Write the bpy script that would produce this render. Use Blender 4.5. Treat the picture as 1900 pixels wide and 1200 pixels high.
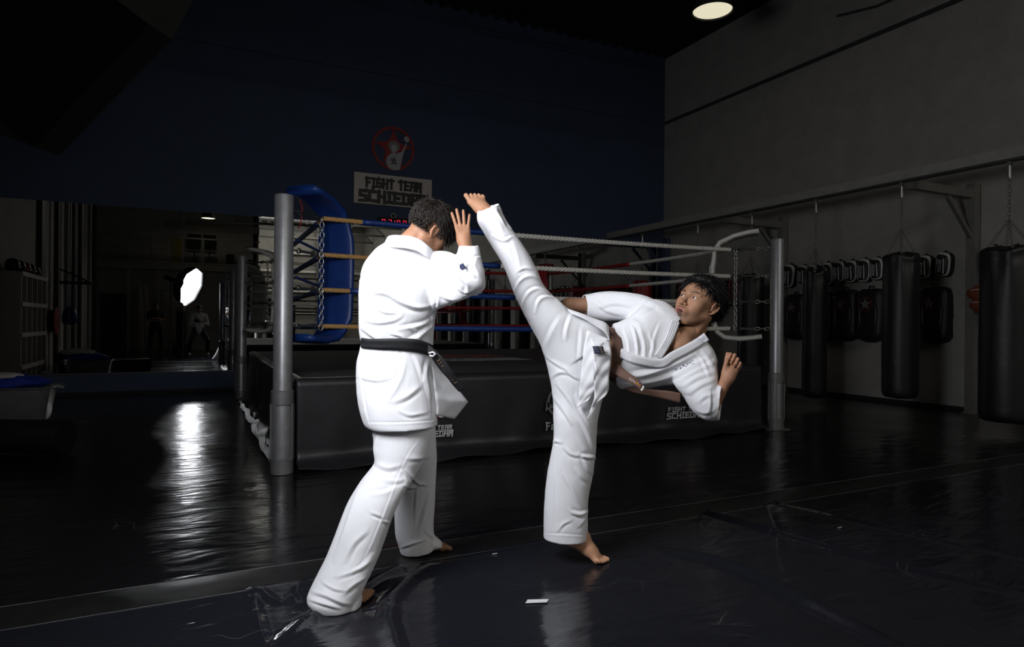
import bpy, math, random
import numpy as np
from mathutils import Vector, Matrix
from mathutils.bvhtree import BVHTree

S = bpy.context.scene
for _o in list(bpy.data.objects):
    bpy.data.objects.remove(_o, do_unlink=True)
random.seed(7); RNG = np.random.default_rng(7)

# ------------------------------------------------------------------ camera
FOC, YAW, PITCH, ROLL = 1200.5, 0.4521, -0.0008, 0.00879
_fw = np.array([math.sin(YAW)*math.cos(PITCH), math.cos(YAW)*math.cos(PITCH), math.sin(PITCH)])
_r0 = np.array([math.cos(YAW), -math.sin(YAW), 0.0]); _u0 = np.cross(_r0, _fw)
CR = math.cos(ROLL)*_r0 + math.sin(ROLL)*_u0
CU = np.cross(CR, _fw); CF = _fw
EYE = np.array([0.0, 0.0, 1.15])
cam_data = bpy.data.cameras.new('camera'); cam = bpy.data.objects.new('camera', cam_data)
S.collection.objects.link(cam); S.camera = cam
cam_data.sensor_width = 36; cam_data.sensor_fit = 'HORIZONTAL'; cam_data.lens = 36*FOC/1900
cam_data.clip_start = 0.05; cam_data.clip_end = 100
cam.matrix_world = Matrix(((CR[0], CU[0], -CF[0], EYE[0]), (CR[1], CU[1], -CF[1], EYE[1]), (CR[2], CU[2], -CF[2], EYE[2]), (0, 0, 0, 1)))

# ------------------------------------------------------------------ world, exposure, daylight
world = bpy.data.worlds.new('world'); S.world = world; world.use_nodes = True
bg = world.node_tree.nodes['Background']; bg.inputs[0].default_value = (0.75, 0.85, 1, 1); bg.inputs[1].default_value = 0.6
S.view_settings.view_transform = 'Standard'; S.view_settings.look = 'None'
S.view_settings.gamma = 1; S.view_settings.use_curve_mapping = False
S.view_settings.exposure = 0.0
S.cycles.use_denoising = True
S.cycles.max_bounces = 8
KEY_STRENGTH = 21.5        # glow of the softbox front
SKY_STRENGTH = 11.0         # daylight panels in the roof
LAMP_STRENGTH = 1.0

# ------------------------------------------------------------------ helpers
COL = S.collection

def ray(px, py):
    return (px-950)/FOC*CR - (py-600)/FOC*CU + CF
def P(px, py, zc):
    return EYE + zc*ray(px, py)
def on_plane(px, py, axis, value):
    d = ray(px, py); t = (value-EYE[axis])/d[axis]
    return EYE + t*d
def depth_of(p):
    return float((np.asarray(p)-EYE) @ CF)
def to_px(V):
    D = np.asarray(V)-EYE; z = D @ CF
    return np.stack([950+FOC*(D @ CR)/z, 600-FOC*(D @ CU)/z], -1), z

def world_loc(o):
    v = Vector((0, 0, 0))
    while o is not None:
        v = v + o.location; o = o.parent
    return v

class MB:
    """collects polygons of one mesh"""
    def __init__(s): s.v = []; s.f = []; s.m = []; s.n = 0
    def add(s, V, F, m=0):
        V = np.asarray(V, float); s.v.append(V); b = s.n
        s.f.extend([tuple(int(i)+b for i in f) for f in F]); s.m.extend([m]*len(F)); s.n += len(V); return s
    def box(s, lo, hi, m=0):
        x0, y0, z0 = lo; x1, y1, z1 = hi
        return s.add([(x0,y0,z0),(x1,y0,z0),(x1,y1,z0),(x0,y1,z0),(x0,y0,z1),(x1,y0,z1),(x1,y1,z1),(x0,y1,z1)],
                     [(0,3,2,1),(4,5,6,7),(0,1,5,4),(1,2,6,5),(2,3,7,6),(3,0,4,7)], m)
    def obox(s, c, ax, ay, az, m=0):
        c, ax, ay, az = [np.asarray(q, float) for q in (c, ax, ay, az)]
        V = [c+i*ax+j*ay+k*az for k in (-1, 1) for i, j in ((-1,-1),(1,-1),(1,1),(-1,1))]
        return s.add(V, [(0,3,2,1),(4,5,6,7),(0,1,5,4),(1,2,6,5),(2,3,7,6),(3,0,4,7)], m)
    def bar(s, a, b, w, h, up=(0,0,1), m=0):
        a, b = np.asarray(a, float), np.asarray(b, float); d = b-a; L = np.linalg.norm(d); d /= L
        x = np.cross(d, up); 
        if np.linalg.norm(x) < 1e-6: x = np.cross(d, (1,0,0))
        x /= np.linalg.norm(x); y = np.cross(x, d)
        return s.obox((a+b)/2, x*w/2, y*h/2, d*L/2, m)
    def tube(s, pts, r, n=10, cap=True, m=0, closed=False):
        pts = [np.asarray(p, float) for p in pts]; k = len(pts)
        rr = [r]*k if np.isscalar(r) else list(r)
        base = s.n; V = []; F = []
        ref = None
        for i, p in enumerate(pts):
            if closed: t = pts[(i+1) % k]-pts[i-1]
            else: t = pts[min(i+1, k-1)]-pts[max(i-1, 0)]
            t = t/(np.linalg.norm(t)+1e-12)
            if ref is None:
                ref = np.cross(t, (0,0,1)) if abs(t[2]) < .9 else np.cross(t, (1,0,0))
            ref = ref - t*(ref @ t); ref /= np.linalg.norm(ref)+1e-12
            b2 = np.cross(t, ref)
            for j in range(n):
                a = 2*math.pi*j/n
                V.append(p+rr[i]*(math.cos(a)*ref+math.sin(a)*b2))
        for i in range(k if closed else k-1):
            for j in range(n):
                a = i*n+j; b = i*n+(j+1) % n; c = ((i+1) % k)*n+(j+1) % n; d = ((i+1) % k)*n+j
                F.append((a, b, c, d))
        if cap and not closed:
            F.append(tuple(range(n-1, -1, -1))); F.append(tuple((k-1)*n+j for j in range(n)))
        return s.add(V, F, m)
    def lathe(s, c, prof, n=24, axis=(0,0,1), m=0, cap=True):
        axis = np.asarray(axis, float); axis /= np.linalg.norm(axis); c = np.asarray(c, float)
        x = np.cross(axis, (0,1,0)) if abs(axis[1]) < .9 else np.cross(axis, (1,0,0))
        x /= np.linalg.norm(x); y = np.cross(axis, x)
        V = [c+axis*h+r*(math.cos(2*math.pi*j/n)*x+math.sin(2*math.pi*j/n)*y) for r, h in prof for j in range(n)]
        F = [(i*n+j, i*n+(j+1) % n, (i+1)*n+(j+1) % n, (i+1)*n+j) for i in range(len(prof)-1) for j in range(n)]
        if cap: F += [tuple(range(n-1, -1, -1)), tuple((len(prof)-1)*n+j for j in range(n))]
        return s.add(V, F, m)
    def prism(s, poly, direction, m=0):
        poly = [np.asarray(p, float) for p in poly]; n = len(poly); d = np.asarray(direction, float)
        V = poly+[p+d for p in poly]
        F = [tuple(range(n-1, -1, -1)), tuple(range(n, 2*n))]+[(i, (i+1) % n, n+(i+1) % n, n+i) for i in range(n)]
        return s.add(V, F, m)
    def build(s, name, mat, parent=None, smooth=False, bevel=0.0):
        V = np.concatenate(s.v)
        return make_obj(name, V, s.f, mat, parent, smooth, s.m, bevel)

def make_obj(name, V, F, mat, parent=None, smooth=False, mi=None, bevel=0.0):
    off = np.array(world_loc(parent)) if parent is not None else np.zeros(3)
    me = bpy.data.meshes.new(name)
    me.from_pydata((np.asarray(V)-off).tolist(), [], F)
    mats = mat if isinstance(mat, (list, tuple)) else [mat]
    for q in mats: me.materials.append(q)
    if mi is not None and len(mats) > 1: me.polygons.foreach_set('material_index', mi)
    if smooth:
        me.polygons.foreach_set('use_smooth', [True]*len(me.polygons))
    me.update()
    o = bpy.data.objects.new(name, me); COL.objects.link(o)
    if parent is not None: o.parent = parent
    if bevel:
        b = o.modifiers.new('bevel', 'BEVEL'); b.width = bevel; b.segments = 2; b.limit_method = 'ANGLE'
    if smooth and smooth != 'all':
        try:
            me.set_sharp_from_angle(angle=math.radians(40))
        except Exception: pass
    return o

def tag(o, label=None, cat=None, group=None, kind=None):
    if label: o['label'] = label
    if cat: o['category'] = cat
    if group: o['group'] = group
    if kind: o['kind'] = kind
    return o
def thing(name, label, cat, loc=(0,0,0), group=None, kind=None):
    o = bpy.data.objects.new(name, None); COL.objects.link(o); o.location = Vector([float(q) for q in loc]); o.empty_display_size = .1
    return tag(o, label, cat, group, kind)
def copy_tree(o, parent=None):
    c = o.copy(); COL.objects.link(c); c.parent = parent
    for ch in o.children: copy_tree(ch, c)
    return c

def lin(c):
    return tuple(((x/255)/12.92 if x/255 <= .04045 else ((x/255+.055)/1.055)**2.4) for x in c)
def material(name, color, rough=.6, metal=0.0, noise=0.0, nscale=8, bump=0.0, bscale=60, spec=.5, emit=None, estr=0, rvar=0.0, coat=0.0, stretch=None, attr=None):
    m = bpy.data.materials.new(name); m.use_nodes = True; nt = m.node_tree; b = nt.nodes['Principled BSDF']
    b.inputs['Base Color'].default_value = (*color, 1); b.inputs['Roughness'].default_value = rough; b.inputs['Metallic'].default_value = metal
    b.inputs['Specular IOR Level'].default_value = spec; b.inputs['Coat Weight'].default_value = coat
    tc = nt.nodes.new('ShaderNodeTexCoord'); mp = nt.nodes.new('ShaderNodeMapping'); nt.links.new(tc.outputs['Object'], mp.inputs[0])
    if stretch: mp.inputs['Scale'].default_value = stretch
    if attr:
        at = nt.nodes.new('ShaderNodeAttribute'); at.attribute_name = attr
        nt.links.new(at.outputs['Color'], b.inputs['Base Color'])
    if noise:
        n = nt.nodes.new('ShaderNodeTexNoise'); n.inputs['Scale'].default_value = nscale; n.inputs['Detail'].default_value = 6; n.inputs['Roughness'].default_value = .65
        nt.links.new(mp.outputs[0], n.inputs['Vector'])
        mix = nt.nodes.new('ShaderNodeMix'); mix.data_type = 'RGBA'
        mr = nt.nodes.new('ShaderNodeMapRange'); mr.inputs[1].default_value = .3; mr.inputs[2].default_value = .7
        nt.links.new(n.outputs[0], mr.inputs[0]); nt.links.new(mr.outputs[0], mix.inputs[0])
        if attr:
            mix.blend_type = 'MULTIPLY'; nt.links.new(at.outputs['Color'], mix.inputs[6]); mix.inputs[7].default_value = (1-noise, 1-noise, 1-noise, 1)
        else:
            mix.inputs[6].default_value = (*[c*(1-noise) for c in color], 1); mix.inputs[7].default_value = (*[min(1, c*(1+noise)) for c in color], 1)
        nt.links.new(mix.outputs[2], b.inputs['Base Color'])
        if rvar:
            r2 = nt.nodes.new('ShaderNodeMapRange'); r2.inputs[3].default_value = max(0, rough-rvar); r2.inputs[4].default_value = min(1, rough+rvar)
            nt.links.new(n.outputs[0], r2.inputs[0]); nt.links.new(r2.outputs[0], b.inputs['Roughness'])
    if bump:
        n2 = nt.nodes.new('ShaderNodeTexNoise'); n2.inputs['Scale'].default_value = bscale; n2.inputs['Detail'].default_value = 4
        nt.links.new(mp.outputs[0], n2.inputs['Vector'])
        bp = nt.nodes.new('ShaderNodeBump'); bp.inputs['Strength'].default_value = 1; bp.inputs['Distance'].default_value = bump
        nt.links.new(n2.outputs[0], bp.inputs['Height']); nt.links.new(bp.outputs[0], b.inputs['Normal'])
    if emit:
        b.inputs['Emission Color'].default_value = (*emit, 1); b.inputs['Emission Strength'].default_value = estr
    return m

M = {}
M['blue_wall'] = material('blue_wall_paint', (.034, .052, .100), .75, noise=.12, nscale=2.5, bump=.004, bscale=25)
M['block_wall'] = material('painted_block_wall', (.34, .325, .30), .85, noise=.10, nscale=3, bump=.006, bscale=35)
M['white_wall'] = material('white_painted_wall', (.42, .41, .38), .8, noise=.08, nscale=3)
M['hall_wall'] = material('darkened_hall_wall', (.12, .115, .10), .8, noise=.2, nscale=1.5)  # wall colour darkened so the skylit hall behind looks dim
M['dark'] = material('matt_black', (.012, .012, .012), .8)
M['ceil'] = material('black_roof_deck', (.01, .01, .011), .9)
M['steel_dark'] = material('dark_painted_steel', (.05, .05, .05), .5, noise=.2)
M['steel_grey'] = material('grey_painted_steel', (.16, .155, .14), .45, noise=.15)
M['rail'] = material('pale_painted_steel', (.30, .29, .26), .5, noise=.12)
M['post'] = material('brushed_aluminium_post', (.34, .34, .35), .40, metal=.6, noise=.12, nscale=14, bump=.0006, bscale=120, rvar=.08)
M['post_dark'] = material('cast_grey_clamp', (.20, .20, .20), .5, metal=.5, noise=.2)
M['chain'] = material('zinc_chain', (.55, .55, .52), .35, metal=1)
M['vinyl'] = material('black_vinyl_apron', (.018, .018, .020), .42, noise=.2, nscale=3, bump=.003, bscale=9)
M['canvas'] = material('ring_canvas', (.045, .044, .045), .7, noise=.25, nscale=5)
M['bag'] = material('black_leather_bag', (.009, .009, .010), .48, bump=.003, bscale=14)
M['rope_white'] = material('white_cotton_rope', (.62, .60, .54), .85, noise=.12, nscale=40, bump=.002, bscale=300)
M['rope_gold'] = material('golden_hemp_rope', (.42, .24, .08), .8, noise=.2, nscale=60)
M['blue_vinyl'] = material('blue_vinyl', (.006, .029, .15), .42, noise=.12, nscale=6, bump=.002, bscale=25)
M['red_vinyl'] = material('red_vinyl', (.30, .012, .015), .5, noise=.12, nscale=6)
M['white_vinyl'] = material('white_vinyl', (.55, .54, .50), .5, noise=.1, nscale=9, bump=.002, bscale=30)
M['offwhite'] = material('off_white_board', (.55, .50, .45), .6, noise=.05)
M['letter'] = material('black_lettering', (.006, .006, .006), .5)
M['letter_white'] = material('white_print', (.50, .50, .50), .6)
M['logo_red'] = material('red_print', (.26, .012, .012), .6)
M['logo_white'] = material('grey_white_print', (.36, .36, .38), .6)
M['tape'] = material('white_tape', (.8, .8, .8), .5)
M['wood'] = material('pale_wood', (.30, .22, .14), .6, noise=.2, nscale=12, stretch=(1, 8, 1))
M['plastic'] = material('clear_plastic', (.5, .5, .5), .2)
M['cloth_white'] = material('worn_white_cloth', (.55, .53, .50), .9, noise=.1)
M['cloth_blue'] = material('royal_blue_cloth', (.01, .03, .30), .8, noise=.15)
M['black_cloth'] = material('black_cloth', (.012, .012, .013), .85, noise=.2)
M['jeans'] = material('dark_denim', (.02, .025, .045), .85, noise=.2)
M['orange'] = material('dull_red_leather', (.20, .05, .025), .5)
M['badge_red'] = material('dull_red_badge', (.13, .012, .012), .6)
M['badge_grey'] = material('dull_grey_badge', (.13, .13, .13), .6)
M['brass'] = material('yellow_panel', (.35, .28, .05), .6)
# ------------------------------------------------------------------ room shell
XL, XR, YF, YB, YH, ZC = -3.3, 9.4, 11.6, -4.6, -18.0, 7.1
XB = 2.2     # right end of the built-in block behind the photographer

# softbox (the key light)
SBC = np.array([-.19, 2.05, 2.12]); SBN = np.array([.833, .44, -.336]); SBN /= np.linalg.norm(SBN)
def softbox():
    n = SBN; x = np.array([.143, .152, .552]); x -= n*(x @ n); x /= np.linalg.norm(x); y = np.cross(n, x)
    R = .59
    rim = [SBC+R*(math.cos(a)*x+math.sin(a)*y) for a in [math.pi/4*k for k in range(8)]]
    root = thing('studio_softbox', 'black octagonal studio softbox with glowing white front, high at upper left', 'softbox', SBC)
    em = material('glowing_diffuser', (.8, .8, .8), .8, emit=(.93, .95, 1.0), estr=KEY_STRENGTH)
    front = [p+n*-.02 for p in rim]
    m = MB(); m.add(front+[SBC+n*.01], [(k, (k+1) % 8, 8) for k in range(8)]); m.build('diffuser', em, root)
    # black back shell: rim skirt, belly and ring at the back
    prof = [(1.0, .03), (1.015, -.02), (.97, -.12), (.80, -.28), (.50, -.40), (.16, -.47)]
    V = []; 
    for s_, h in prof:
        V += [SBC+(p-SBC)*s_+n*h for p in rim]
    F = [(i*8+j, (i+1)*8+j, (i+1)*8+(j+1) % 8, i*8+(j+1) % 8) for i in range(len(prof)-1) for j in range(8)]
    m = MB(); m.add(V, F); m.add([SBC+(p-SBC)*.16-n*.47 for p in rim], [tuple(range(8))]); 
    o = m.build('shell', M['dark'], root)
    md = o.modifiers.new('s', 'SOLIDIFY'); md.thickness = .008; md.offset = 1
    for p in rim:
        MB().tube([p+n*.012, p-n*.012+(p-SBC)*.02], .0035, 6).build('rod_tip', M['steel_grey'], root)
    a = SBC-n*.46
    MB().tube([a, a-n*.08], .085, 16).build('speed_ring', M['steel_grey'], root, True)
    MB().tube([a-n*.08, a-n*.40], .065, 16).build('flash_head', M['dark'], root, True)
    # its stand
    b = a-n*.22; st = thing('light_stand', 'black tripod stand carrying the studio softbox', 'stand', (b[0], b[1], 0))
    MB().tube([(b[0], b[1], .35), (b[0], b[1], b[2]-.075)], .014, 10).build('pole', M['dark'], st, True)
    for k in range(3):
        t = 2.1*k+.4
        MB().tube([(b[0], b[1], .62), (b[0]+.42*math.cos(t), b[1]+.42*math.sin(t), .012)], .011, 8).build('leg', M['dark'], st, True)
    return root
softbox()

# lamps hanging from the roof
def pendant(x, y, z, r, label, glow):
    root = thing('pendant_lamp', label, 'lamp', (x, y, z), 'bell lamps hanging from the roof')
    prof = [(r, 0), (r*.97, .03), (r*.8, .16), (r*.5, .28), (r*.25, .34), (r*.22, .46)]
    MB().lathe((x, y, z), prof, 32, cap=False).build('lamp_shade', M['dark'], root, True)
    em = material('lamp_glow', (.6, .6, .5), .5, emit=(1.0, .93, .68), estr=glow)
    MB().lathe((x, y, z+.02), [(r*.96, 0), (r*.6, .02), (.01, .03)], 32).build('bulb_glass', em, root, True)
    MB().lathe((x, y, z+.45), [(.06, 0), (.07, .1), (.05, .18)], 12).build('ballast', M['dark'], root, True)
    MB().tube([(x, y, z+.6), (x, y, ZC+.02)], .012, 6).build('cable', M['dark'], root)
    return root
lp = P(1322, 22, 8.2)
pendant(lp[0], lp[1], lp[2], .25, 'lit bell lamp hanging under the black roof, top right', .75)
pendant(.35, -3.2, 4.9, .25, 'lit bell lamp seen in the mirror near the roof trusses', 2.0)

# floor: matt black vinyl sheets, one overlapping the other
def vinyl_floor_mat(name, color, r0, bumpd):
    m = bpy.data.materials.new(name); m.use_nodes = True; nt = m.node_tree; b = nt.nodes['Principled BSDF']; L = nt.links.new
    N = nt.nodes.new
    tc = N('ShaderNodeTexCoord'); geo = N('ShaderNodeNewGeometry')
    def noise(scale, detail, sx, sy, rot=0, dist=0):
        mp = N('ShaderNodeMapping'); mp.inputs['Scale'].default_value = (sx, sy, 1); mp.inputs['Rotation'].default_value = (0, 0, rot)
        L(geo.outputs['Position'], mp.inputs[0]); n = N('ShaderNodeTexNoise'); n.inputs['Scale'].default_value = scale; n.inputs['Detail'].default_value = detail
        n.inputs['Distortion'].default_value = dist; L(mp.outputs[0], n.inputs['Vector']); return n
    b.inputs['Specular IOR Level'].default_value = .5
    big = noise(.9, 3, 1, 1); scr = noise(16, 8, 1, 6, .7); scr2 = noise(14, 8, 7, 1, .3)
    ra = N('ShaderNodeMapRange'); ra.inputs[1].default_value = .35; ra.inputs[2].default_value = .65; ra.inputs[3].default_value = r0-.05; ra.inputs[4].default_value = r0+.07
    L(big.outputs[0], ra.inputs[0]); L(ra.outputs[0], b.inputs['Roughness'])
    # faint scuffs: lighter hairlines in the colour
    w = N('ShaderNodeTexVoronoi'); w.feature = 'DISTANCE_TO_EDGE'; w.inputs['Scale'].default_value = 1.3
    mpv = N('ShaderNodeMapping'); mpv.inputs['Scale'].default_value = (1, 2.2, 1); mpv.inputs['Rotation'].default_value = (0, 0, .5)
    dn = noise(1.5, 3, 1, 1); addv = N('ShaderNodeVectorMath'); addv.operation = 'MULTIPLY_ADD'; addv.inputs[1].default_value = (.9, .9, .9)
    L(dn.outputs['Color'], addv.inputs[0]); L(geo.outputs['Position'], addv.inputs[2]); L(addv.outputs[0], mpv.inputs[0]); L(mpv.outputs[0], w.inputs['Vector'])
    lt = N('ShaderNodeMapRange'); lt.inputs[1].default_value = 0; lt.inputs[2].default_value = .006; lt.inputs[3].default_value = 1; lt.inputs[4].default_value = 0
    L(w.outputs[0], lt.inputs[0])
    gate = N('ShaderNodeMapRange'); gate.inputs[1].default_value = .52; gate.inputs[2].default_value = .62; L(noise(2.2, 4, 1, 1, 1).outputs[0], gate.inputs[0])
    mul = N('ShaderNodeMath'); mul.operation = 'MULTIPLY'; L(lt.outputs[0], mul.inputs[0]); L(gate.outputs[0], mul.inputs[1])
    mx = N('ShaderNodeMix'); mx.data_type = 'RGBA'; mx.inputs[6].default_value = (*color, 1); mx.inputs[7].default_value = (*[c+.05 for c in color], 1)
    L(mul.outputs[0], mx.inputs[0]); L(mx.outputs[2], b.inputs['Base Color'])
    # relief: broad ripples plus fine scratches
    rip = noise(2.3, 2, 1, 2.6, -.45, .6); rip2 = noise(9, 3, 1, 3.2, -.35, .4); fine = noise(90, 2, 1, 1)
    def math_(op, a, c):
        q = N('ShaderNodeMath'); q.operation = op
        for i, v in enumerate((a, c)):
            if isinstance(v, (int, float)): q.inputs[i].default_value = v
            else: L(v, q.inputs[i])
        return q.outputs[0]
    h = math_('ADD', math_('MULTIPLY', rip.outputs[0], 3.0), math_('MULTIPLY', rip2.outputs[0], .55))
    h = math_('ADD', h, math_('MULTIPLY', fine.outputs[0], .018)); h = math_('ADD', h, math_('MULTIPLY', scr.outputs[0], .05)); h = math_('ADD', h, math_('MULTIPLY', scr2.outputs[0], .05))
    bp = N('ShaderNodeBump'); bp.inputs['Strength'].default_value = 1; bp.inputs['Distance'].default_value = bumpd
    L(h, bp.inputs['Height']); L(bp.outputs[0], b.inputs['Normal'])
    return m
M['floor'] = vinyl_floor_mat('black_vinyl_floor', (.0085, .0085, .009), .18, .0030)
M['floor_blue'] = vinyl_floor_mat('blue_black_vinyl_sheet', (.014, .0145, .019), .14, .003)

m = MB(); m.box((XL-.2, YH-.2, -.2), (XR+.2, YF+.2, 0)); m.build('floor', M['floor'], None); tag(bpy.data.objects['floor'], kind='structure')

# near sheet with real creases: y < seam line
SA = on_plane(0, 1166, 2, 0.0)[:2]; SB = on_plane(1410, 938, 2, 0.0)[:2]
SD = (SB-SA)/np.linalg.norm(SB-SA); SN = np.array([-SD[1], SD[0]])   # SN points away from camera
creases = []   # (pixel polyline, height m, half width m)
def cr(pts, h, w): creases.append(([on_plane(x, y, 2, 0)[:2] for x, y in pts], h, w))
cr([(1235,1024),(1320,1040),(1400,1072),(1500,1125),(1600,1175),(1700,1230)], .016, .035)
cr([(1150,905),(1250,935),(1420,985),(1560,1025),(1700,1060),(1900,1105)], .010, .035)
cr([(1230,905),(1420,930),(1620,975),(1900,1040)], .007, .03)
cr([(470,1085),(472,1120),(480,1160),(500,1230)], .006, .020)
cr([(478,1088),(500,1112),(525,1122),(540,1105)], .005, .018)
cr([(560,1080),(552,1100),(566,1118)], .005, .018)
cr([(740,1055),(700,1075),(650,1110),(560,1160),(500,1210)], .010, .028)
cr([(800,1050),(760,1080),(725,1120),(720,1160),(740,1220)], .012, .035)
cr([(1310,930),(1305,960),(1298,980)], .004, .018)
cr([(1420,935),(1440,990),(1445,1060)], .004, .03)
def near_sheet():
    us = np.arange(-1.5, 7.3, .013); vs = -np.concatenate([[0, .004], np.arange(.02, 2.6, .013)])
    U, Vv = np.meshgrid(us, vs, indexing='ij')
    # keep near the camera only fine; cover the strip behind with the base floor
    X = SA[0]+SD[0]*U+SN[0]*Vv; Y = SA[1]+SD[1]*U+SN[1]*Vv
    Z = np.full_like(X, .004); Z[:, 0] = .0005
    for pts, h, w in creases:
        d = np.full(X.shape, 9.)
        L = sum(np.linalg.norm(b-a) for a, b in zip(pts, pts[1:])); acc = 0; fade = np.zeros(X.shape)
        for a, b in zip(pts, pts[1:]):
            ab = b-a; l2 = ab @ ab; t = np.clip(((X-a[0])*ab[0]+(Y-a[1])*ab[1])/l2, 0, 1)
            dd = np.hypot(X-a[0]-t*ab[0], Y-a[1]-t*ab[1]); s_ = (acc+t*math.sqrt(l2))/L
            k = dd < d; fade[k] = np.sin(np.pi*np.clip(s_[k]*.94+.03, 0, 1))**.5; d = np.minimum(d, dd); acc += math.sqrt(l2)
        Z += (2.4 if h > .0065 else 1.3)*h*fade*np.exp(-(d/w)**2)
    Z += .0016*np.sin(X*2.1+Y*3.3+1)*np.sin(X*3.7-Y*1.3)+.0016
    Z[:, 0] = .0008
    n0, n1 = X.shape; idx = np.arange(n0*n1).reshape(n0, n1)
    F = np.stack([idx[:-1, :-1], idx[:-1, 1:], idx[1:, 1:], idx[1:, :-1]], -1).reshape(-1, 4)
    o = make_obj('floor_sheet', np.stack([X, Y, Z], -1).reshape(-1, 3), F.tolist(), M['floor_blue'], None, 'all')
    tag(o, kind='structure'); return o
near_sheet()
# the taped overlap band beyond the seam
def band():
    a0 = on_plane(0, 1127, 2, 0)[:2]; w0 = (a0-SA) @ SN
    us = np.arange(-1.5, 13, .05); V = []; 
    for u in us:
        z = .003+.0015*math.sin(u*7.3)*math.sin(u*2.9+1)
        for v_, zz in ((-.03, .0052), (.0, z+.003), (w0*.5, z+.002), (w0-.01, z+.001), (w0, .0006)):
            p = SA+SD*u+SN*v_; V.append((p[0], p[1], zz))
    F = [(i*5+j, (i+1)*5+j, (i+1)*5+j+1, i*5+j+1) for i in range(len(us)-1) for j in range(4)]
    o = make_obj('floor_seam_strip', V, F, material('taped_vinyl_band', (.013, .013, .013), .34, noise=.25, nscale=6, bump=.003, bscale=10), None, 'all')
    tag(o, kind='structure')
band()
def seam_line(v0, z, name):
    us = np.arange(-1.5, 12.5, .06); rg = np.random.default_rng(int(v0*1000) % 97+1)
    MB().tube([(*(SA+SD*u+SN*(v0+rg.normal(0, .0008))), z) for u in us], .0016, 5).build(name, material('scuffed_edge', (.10, .10, .10), .6), None); tag(bpy.data.objects[name], kind='structure')
seam_line(-.032, .0058, 'floor_seam_edge'); seam_line(float((on_plane(0, 1127, 2, 0)[:2]-SA) @ SN), .0018, 'floor_seam_rim')

# floor litter and tape
def flat_quad(name, px, label, cat, mat, z=.0105):
    pts = [on_plane(x, y, 2, z) for x, y in px]; c = sum(pts)/4
    m = MB(); m.prism([p-np.array([0,0,.002]) for p in pts][::-1], (0, 0, .002)); o = m.build(name, mat, None); tag(o, label, cat); return o
flat_quad('floor_tape', [(979,1112),(1018,1111),(1015,1116.5),(975,1118)], 'short strip of white tape on the floor in front of the kicker', 'tape', M['tape'])
def scrap(px, py, lab):
    p = on_plane(px, py, 2, .01)
    V = []; m = MB(); m.tube([p+np.array([.012*k*CR[0], .012*k*CR[1], .002*math.sin(k*1.7)]) for k in range(-1, 2)], .0015, 4)
    o = m.build('thread_scrap', M['tape'], None); tag(o, lab, 'scrap', 'white scraps on the floor')
for q, lab in (((918,1027), 'curled white thread on the floor between the two fighters'), ((1558,978), 'white speck of lint far right on the shiny floor'), ((1534,1018), 'tiny white crumb on the floor right of the kicker')):
    scrap(*q, lab)

# blue front wall
def struct(o): o['kind'] = 'structure'; return o
struct(MB().box((XL-.2, YF, 0), (XR+.2, YF+.25, ZC+.3)).build('wall_front', M['blue_wall']))
struct(MB().box((XR, YB, 0), (XR+.25, YF, ZC+.3)).build('wall_right', M['block_wall']))
struct(MB().box((XR, YH, 0), (XR+.25, YB, ZC+.3)).build('wall_right_rear', M['hall_wall']))  # same right wall, coloured darker where the roof light brightens it
struct(MB().box((XL-.25, YB, 0), (XL, YF, ZC+.3)).build('wall_left', M['block_wall']))
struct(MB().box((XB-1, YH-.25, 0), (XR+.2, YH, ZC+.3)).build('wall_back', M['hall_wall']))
struct(MB().box((XL-.2, YB-.25, 0), (XB, YB, ZC+.3)).build('wall_rear_block', M['white_wall']))
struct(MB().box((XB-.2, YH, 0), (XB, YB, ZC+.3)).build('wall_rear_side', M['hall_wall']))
# ledges on the walls (dark joint lines)
struct(MB().box((XL, YF-.03, 5.63), (XR, YF, 5.68)).build('trim_1', M['blue_wall']))
struct(MB().box((XR-.03, YB, 5.62), (XR, YF-.03, 5.68)).build('trim_2', M['steel_dark']))
# dark base strip
struct(MB().box((XL, YF-.03, 0), (XR, YF, .05)).build('baseboard_front', M['dark']))
struct(MB().box((XR-.03, YH, 0), (XR, YF-.03, .06)).build('baseboard_right', M['dark']))
# corrugated roof deck
xs = np.arange(XL-.2, XR+.4, .28); V = []; 
for x in xs:
    for dx, z in ((0, ZC), (.10, ZC), (.14, ZC+.09), (.24, ZC+.09)):
        V += [(x+dx, YH-.2, z), (x+dx, YF+.2, z)]
n = len(V)//2
struct(make_obj('ceiling', V, [(2*i, 2*i+1, 2*i+3, 2*i+2) for i in range(n-1)], M['ceil']))
# roof lights behind the photographer (daylight)
sky_m = material('daylight_panel', (.8, .8, .8), .5, emit=(1.0, .97, .90), estr=SKY_STRENGTH)
k = 0
for y0 in (-16.6, -13.0, -9.6, -6.6):
    k += 1
    o = MB().box((2.6, y0, ZC-.03), (7.8, y0+1.1, ZC-.005)).build('window_%d' % k, sky_m); struct(o)
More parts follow.
